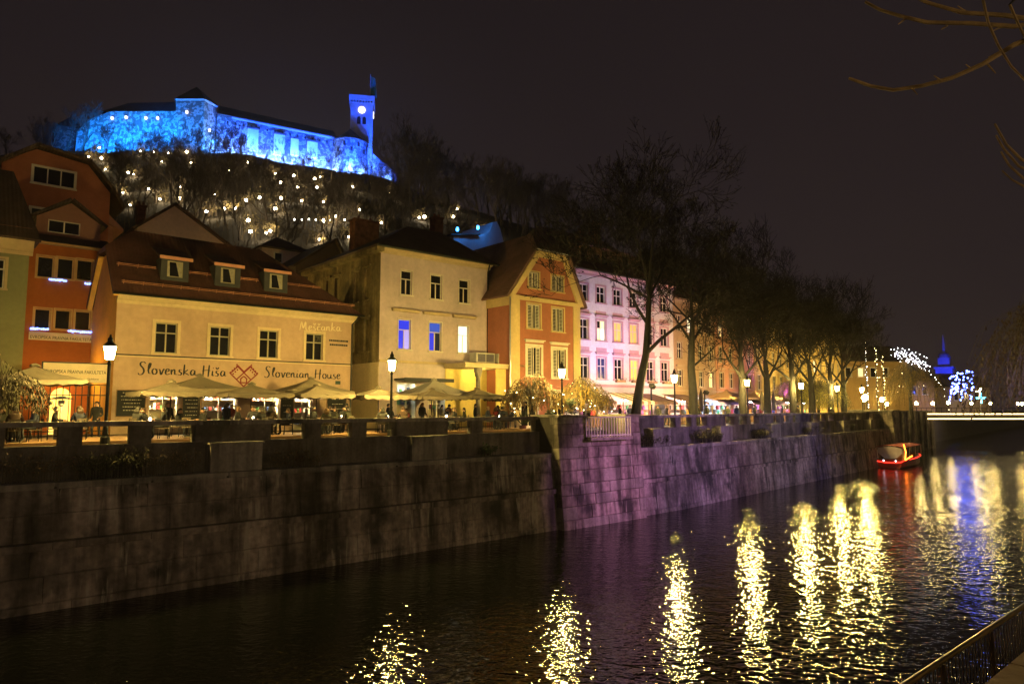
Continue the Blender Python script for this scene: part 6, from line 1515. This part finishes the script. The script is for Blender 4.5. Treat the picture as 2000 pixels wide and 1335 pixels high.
for k in range(5): bp_.append([(-2.0 + k * .9, 0, 3.0 + (k % 2)), (-1.8 + k * .9, 0, 4.4 + (k % 2) * .8), (-1.2 + k * .8, 0, 5.2 + (k % 2))])
fg = garland('blue_light_figures', 'swirling blue and white light figures hung beyond the footbridge', bp_, (.10, .16, 1.0), 26, (142, 42.0, 0), 'lights', .16, .45, 14, .1); fg.rotation_euler = (0, 0, math.atan2(rt[1], rt[0]))
t = thing('pharmacy_cross', 'small glowing cyan cross sign beyond the bridge', 'sign', (143.5, 39.5, 3.2), math.atan2(rt[1], rt[0])); mb = MB(); mb.box(-.9, .9, -.1, .1, -.16, .16); mb.box(-.16, .16, -.1, .1, .161, .95); mb.box(-.16, .16, -.1, .1, -.95, -.161); add('cross', mb, EM('cyan_cross', (.15, .7, 1.0), 5), t); mb = MB(); mb.tube([(0, .15, -3.2), (0, .15, .5)], .05, 6); add('post', mb, iron, t)
# lamps beyond, with white globes
gl_ = MB().lathe([(.05, 2.55), (.26, 2.7), (.30, 2.95), (.22, 3.15), (.05, 3.25)], 10).mesh('globe', EM('far_globe', (1.0, .70, .20), 230)); gp_ = MB().lathe([(.1, 0), (.06, .3), (.05, 2.56)], 8).mesh('post', iron)
for (x, y, s) in ((100, 41.5, 1.0), (97.0, 40.0, 1.0), (95, 39.4, .9), (101, 39.5, .9), (113, 43.5, .7), (124, 43.2, .75), (127, 41.8, .75), (130.5, 40.6, .8), (136, 38.8, .75), (140, 37.2, .75), (143, 34, .75), (150, 35, .75)):
    o = thing('globe_lamp', 'white globe lamp near the footbridge', 'street lamp', (x, y, 0), 0, 'globe lamps around the footbridge'); o.scale = (s, s, s); put('post', gp_, o); put('globe', gl_, o)
# far houses behind the bridge
for k, (x, y, W_, H_, c, lb) in enumerate(((112, 50, 12, 9.0, (.55, .36, .14), 'amber lit house behind the golden tree at the quay end'), (136, 52.5, 10, 6.5, (.40, .24, .10), 'low brown house behind the footbridge'), (152, 47, 9, 5.5, (.42, .32, .18), 'small pale house behind the blue light figures'))):
    h = thing('riverside_house', lb, 'house', (x, y, 0), R(-32)); body(h, plaster('far_plaster_%d' % k, c), 0, W_, 8, H_, [(1 + j * 2.2, H_ - 2.6, 1.0, 1.5) for j in range(int((W_ - 1) // 2.2))])
    for j in range(int((W_ - 1) // 2.2)): window(h, 1 + j * 2.2, H_ - 2.6, 1.0, 1.5, 'one', pm=warmpane if j % 3 == 1 else darkpane, sur=.1)
    roof(h, roofB, [[(-.3, -.5, H_), (W_ + .3, -.5, H_), (W_ + .3, 4, H_ + 2.8), (-.3, 4, H_ + 2.8)], [(W_ + .3, 8.5, H_), (-.3, 8.5, H_), (-.3, 4, H_ + 2.8), (W_ + .3, 4, H_ + 2.8)]])
# boat
bt = thing('tour_boat', 'small canopied tour boat outlined with red lights moored at the quay', 'boat', (81.0, 31.2, WZ), R(6.5)); hullm = M('boat_hull', (.24, .02, .018), .35, .15, 2); secs = []
for (x, hw, keel) in ((0, 1.25, -.25), (1.5, 1.4, -.3), (5, 1.45, -.3), (8, 1.2, -.25), (10, .55, -.1), (10.9, .05, .2)): secs.append([(x, -hw, .85 + .03 * x), (x, -hw * .92, .2), (x, -hw * .5, keel), (x, hw * .5, keel), (x, hw * .92, .2), (x, hw, .85 + .03 * x)])
mb = MB()
for s0, s1 in zip(secs, secs[1:]):
    for k in range(5): mb.face([s0[k], s0[k + 1], s1[k + 1], s1[k]])
    mb.face([s0[5], s0[0], s1[0], s1[5]])
mb.face(secs[0]); add('hull', mb, hullm, bt)
mb = MB(); 
rf = [(-1.35, 2.2), (-.8, 2.36), (0, 2.42), (.8, 2.36), (1.35, 2.2)]
for a, c in zip(rf, rf[1:]): mb.slab([(.2, a[0], a[1]), (8.2, a[0], a[1]), (8.2, c[0], c[1]), (.2, c[0], c[1])][::-1], .06)
add('canopy', mb, M('canopy_cream', (.26, .05, .05), .7, .1, 2), bt)
for x in (.3, 2.9, 5.5, 8.0):
    for s in (-1, 1): mb = MB(); mb.tube([(x, s * 1.25, .85), (x, s * 1.3, 2.22)], .035, 6); add('canopy_post', mb, railw, bt)
mb = MB(); mb.prism([(-1.2, 1.6), (-.6, 1.05), (0, .95), (.6, 1.05), (1.2, 1.6), (1.2, 2.15), (0, 2.34), (-1.2, 2.15)], 0, .04); o = add('stern_screen', mb, M('boat_screen', (.42, .36, .42), .25, .1, 2), bt, (.22, 0, 0), R(-90))
mb = MB(); mb.tube([(-.06, -1.28, .72), (-.08, -.6, .6), (-.08, .6, .6), (-.06, 1.28, .72)], .028, 6); mb.tube([(0, -1.3, .78), (5, -1.5, .93), (8, -1.26, 1.05), (10, -.6, 1.12)], .018, 6); add('red_light_strip', mb, EM('red_led', (1.0, .03, .015), 7), bt)
mb = MB(); mb.tube([(.4, -1.42, .9), (.5, -1.5, 1.8), (.4, -1.35, 2.6)], .06, 6); mb.tube([(.3, -1.5, .95), (.6, -2.1, 1.4)], .06, 6); add('orange_light_strip', mb, EM('orange_led', (1.0, .2, .02), 10), bt)
for s in (-.6, .6): mb = MB(); mb.lathe([(.02, .72), (.07, .78), (.02, .86)], 8, (-.04, s)); add('stern_lamp', mb, EM('stern_white', (.8, .85, 1.0), 10), bt)
for k in range(4):
    for s in (-1, 1): mb = MB(); mb.box(1.2 + k * 1.7, 1.7 + k * 1.7, s * .7 - .35, s * .7 + .35, .5, .95); mb.box(1.7 + k * 1.7, 1.78 + k * 1.7, s * .7 - .35, s * .7 + .35, .5, 1.4); add('bench', mb, shelf_m, bt)

# ================================================================ NEAR BANK
nb_ = M('near_stone', (.50, .36, .16), .85, .2, 1.2, bump=.3, bscale=10)
mb = MB(); mb.box(-30, 120, -30, -.6, -8, .3); mb.box(-30, 120, -.599, 3.3, -8, -2.62); mb.box(46, 72, 3.301, 10.6, -8, -2.9)
add('near_bank', mb, pave, kind='structure', label='near river bank with a lower walkway')
cp = thing('near_parapet', 'blurred pale stone parapet at the near bank', 'wall', (0, 0, 0)); mb = MB(); mb.box(-30, 60, .55, 1.05, -2.62, .16); add('wall_body', mb, nb_, cp)
mb_ = MB().box(-.99, .99, .45, 1.05, .165, .30).mesh('coping_stone', nb_)
for k in range(20): put('coping_stone', mb_, cp, (-9 + k * 2.0, 0, 0))
rl = thing('near_railing', 'dark metal picket railing along the lower near walkway', 'railing', (0, 0, 0)); dm_ = M('railing_metal', (.16, .12, .12), .35, .15, 5, metal=.6)
mb = MB(); mb.tube([(-5, 3.2, -1.52), (60, 3.2, -1.52)], .035, 8); mb.tube([(-5, 3.2, -2.5), (60, 3.2, -2.5)], .02, 6); add('handrail', mb, dm_, rl)
pk = MB().tube([(0, 3.2, -2.5), (0, 3.2, -1.55)], .008, 5).mesh('picket', dm_); ps = MB().box(-.025, .025, 3.17, 3.23, -2.62, -1.56).mesh('post', dm_)
for k in range(190): put('picket', pk, rl, (4.0 + k * .125, 0, 0))
for k in range(14): put('post', ps, rl, (3.94 + k * 1.875, 0, 0))
# near tree whose twigs reach into the frame, and a big willow further along
def PD(px, py, D):
    u = (px - 1000) / 1352.0; v = (667.5 - py) / 1352.0; pt = math.atan(128 / 1352.0); f = math.cos(pt) - v * math.sin(pt); z = math.sin(pt) + v * math.cos(pt); s = D / f
    return Vector((fw[0] * D + rt[0] * u * s, fw[1] * D + rt[1] * u * s, 1.5 + z * s))
nt_ = thing('overhanging_tree', 'near tree with long bare yellowish twigs reaching over the river', 'tree', (0, 0, 0))
tw = M('twig_bark', (.24, .16, .05), .8, .25, 8); tr = MB()
tp = [Vector((9.6, -1.2, .25)), Vector((9.4, -1.0, 2.5)), Vector((9.0, -.7, 4.8)), Vector((8.6, -.3, 7.2))]; tr.tube(tp, [.24, .2, .16, .1], 10, 0, False)
twl = [[(7.35, 2.2, 4.75), (6.80, 2.75, 4.55), (6.22, 3.30, 4.42), (5.75, 3.75, 4.72)], [(7.3, 2.1, 5.3), (6.7, 2.75, 5.12), (6.2, 3.3, 5.2), (5.75, 3.75, 5.45)]]
# twigs given as gentle arcs in space, 6 to 8 m out
arcs = [([(2150, 20, 6.6), (2050, 62, 6.6), (1980, 88, 6.7), (1920, 125, 6.8), (1860, 152, 6.9), (1800, 168, 7.0), (1745, 176, 7.1), (1700, 168, 7.2), (1658, 153, 7.2)], .030), ([(2150, 30, 6.4), (2050, 42, 6.5), (1980, 52, 6.6), (1900, 46, 6.7), (1810, 44, 6.8), (1760, 32, 6.8), (1720, 20, 6.9), (1690, 4, 7.0)], .026),
        ([(2150, 60, 6.2), (2040, 42, 6.3), (1960, 30, 6.4), (1880, 25, 6.5), (1810, 5, 6.6), (1760, -20, 6.6)], .026), ([(1915, -20, 5.6), (1930, 45, 5.6), (1950, 90, 5.6), (1975, 130, 5.6), (2010, 165, 5.6), (2080, 200, 5.6)], .012), ([(1972, 10, 5.4), (1990, 50, 5.4), (2020, 110, 5.4), (2080, 200, 5.4)], .011),
        ([(2120, 360, 6.0), (2040, 330, 6.0), (1995, 312, 6.0), (1965, 282, 6.0), (1943, 242, 6.1)], .016), ([(2120, 380, 6.2), (2040, 345, 6.1), (1990, 325, 6.1), (1960, 290, 6.1), (1945, 264, 6.1)], .014), ([(2120, 390, 6.2), (2040, 362, 6.1), (1998, 348, 6.1), (1970, 322, 6.1), (1955, 296, 6.1)], .014), ([(2120, 400, 6.2), (2040, 378, 6.2), (2000, 364, 6.2), (1975, 350, 6.2), (1957, 333, 6.2)], .012)]
twm = MB()
for pts, r in arcs:
    P = [PD(*q_) for q_ in pts]; twm.tube(P, [r * (1 - .55 * k / len(P)) for k in range(len(P))], 6, 0, True)
    a, c = P[0], tp[3] if P[0].z > 4 else tp[2]
    tr.tube([c, (a + c) / 2 + Vector((0, 0, .3)), a], [.09, .06, r], 6, 0, False)
for (px_, py_, dx, dy) in ((1900, 138, -14, -12), (1838, 158, -14, -10), (1850, 50, -12, 8), (1960, 98, -30, 14), (1780, 171, 12, 14), (1770, 36, -16, 12), (1925, 122, 20, 22), (1890, 26, -20, -14), (1960, 51, -22, 10)):
    a = PD(px_, py_, 6.85); twm.tube([a, PD(px_ + dx, py_ + dy, 6.8)], [.012, .005], 5)
add('trunk', tr, bark, nt_); add('twigs', twm, tw, nt_)
w_ = weeping(57.5, 9.2, 15.5, 7.0, 'large dim weeping willow trailing strands over the river', 71, M('willow_dim', (.075, .05, .018), .85, .4, 1), 420, 10.5, 0, 'willow', .5, leafsz=.3, zmin=3.7, bow=.4)
o = copy_tree(lamp0); o.location = (57.0, 2.0, -2.62); tag(o, 'unseen fill lantern added on the lower walkway under the large willow', 'street lamp', 'added fill lanterns on the near bank')  # out-of-view lantern put here to warm the willow strands
w_.location = (58.5, 8.6, -2.9)

# ================================================================ HAZE
hm = bpy.data.materials.new('night_haze'); hm.use_nodes = True; hn = hm.node_tree; hn.nodes.clear()
ho = hn.nodes.new('ShaderNodeOutputMaterial'); hv = hn.nodes.new('ShaderNodeVolumePrincipled'); hn.links.new(hv.outputs[0], ho.inputs['Volume'])
hv.inputs['Color'].default_value = (.9, .88, .86, 1); hv.inputs['Density'].default_value = .00019; hv.inputs['Anisotropy'].default_value = .35
mb = MB(); mb.box(-260, 720, -60, 430, -9, 128)
add('haze', mb, hm, kind='stuff', label='thin night haze over the town')
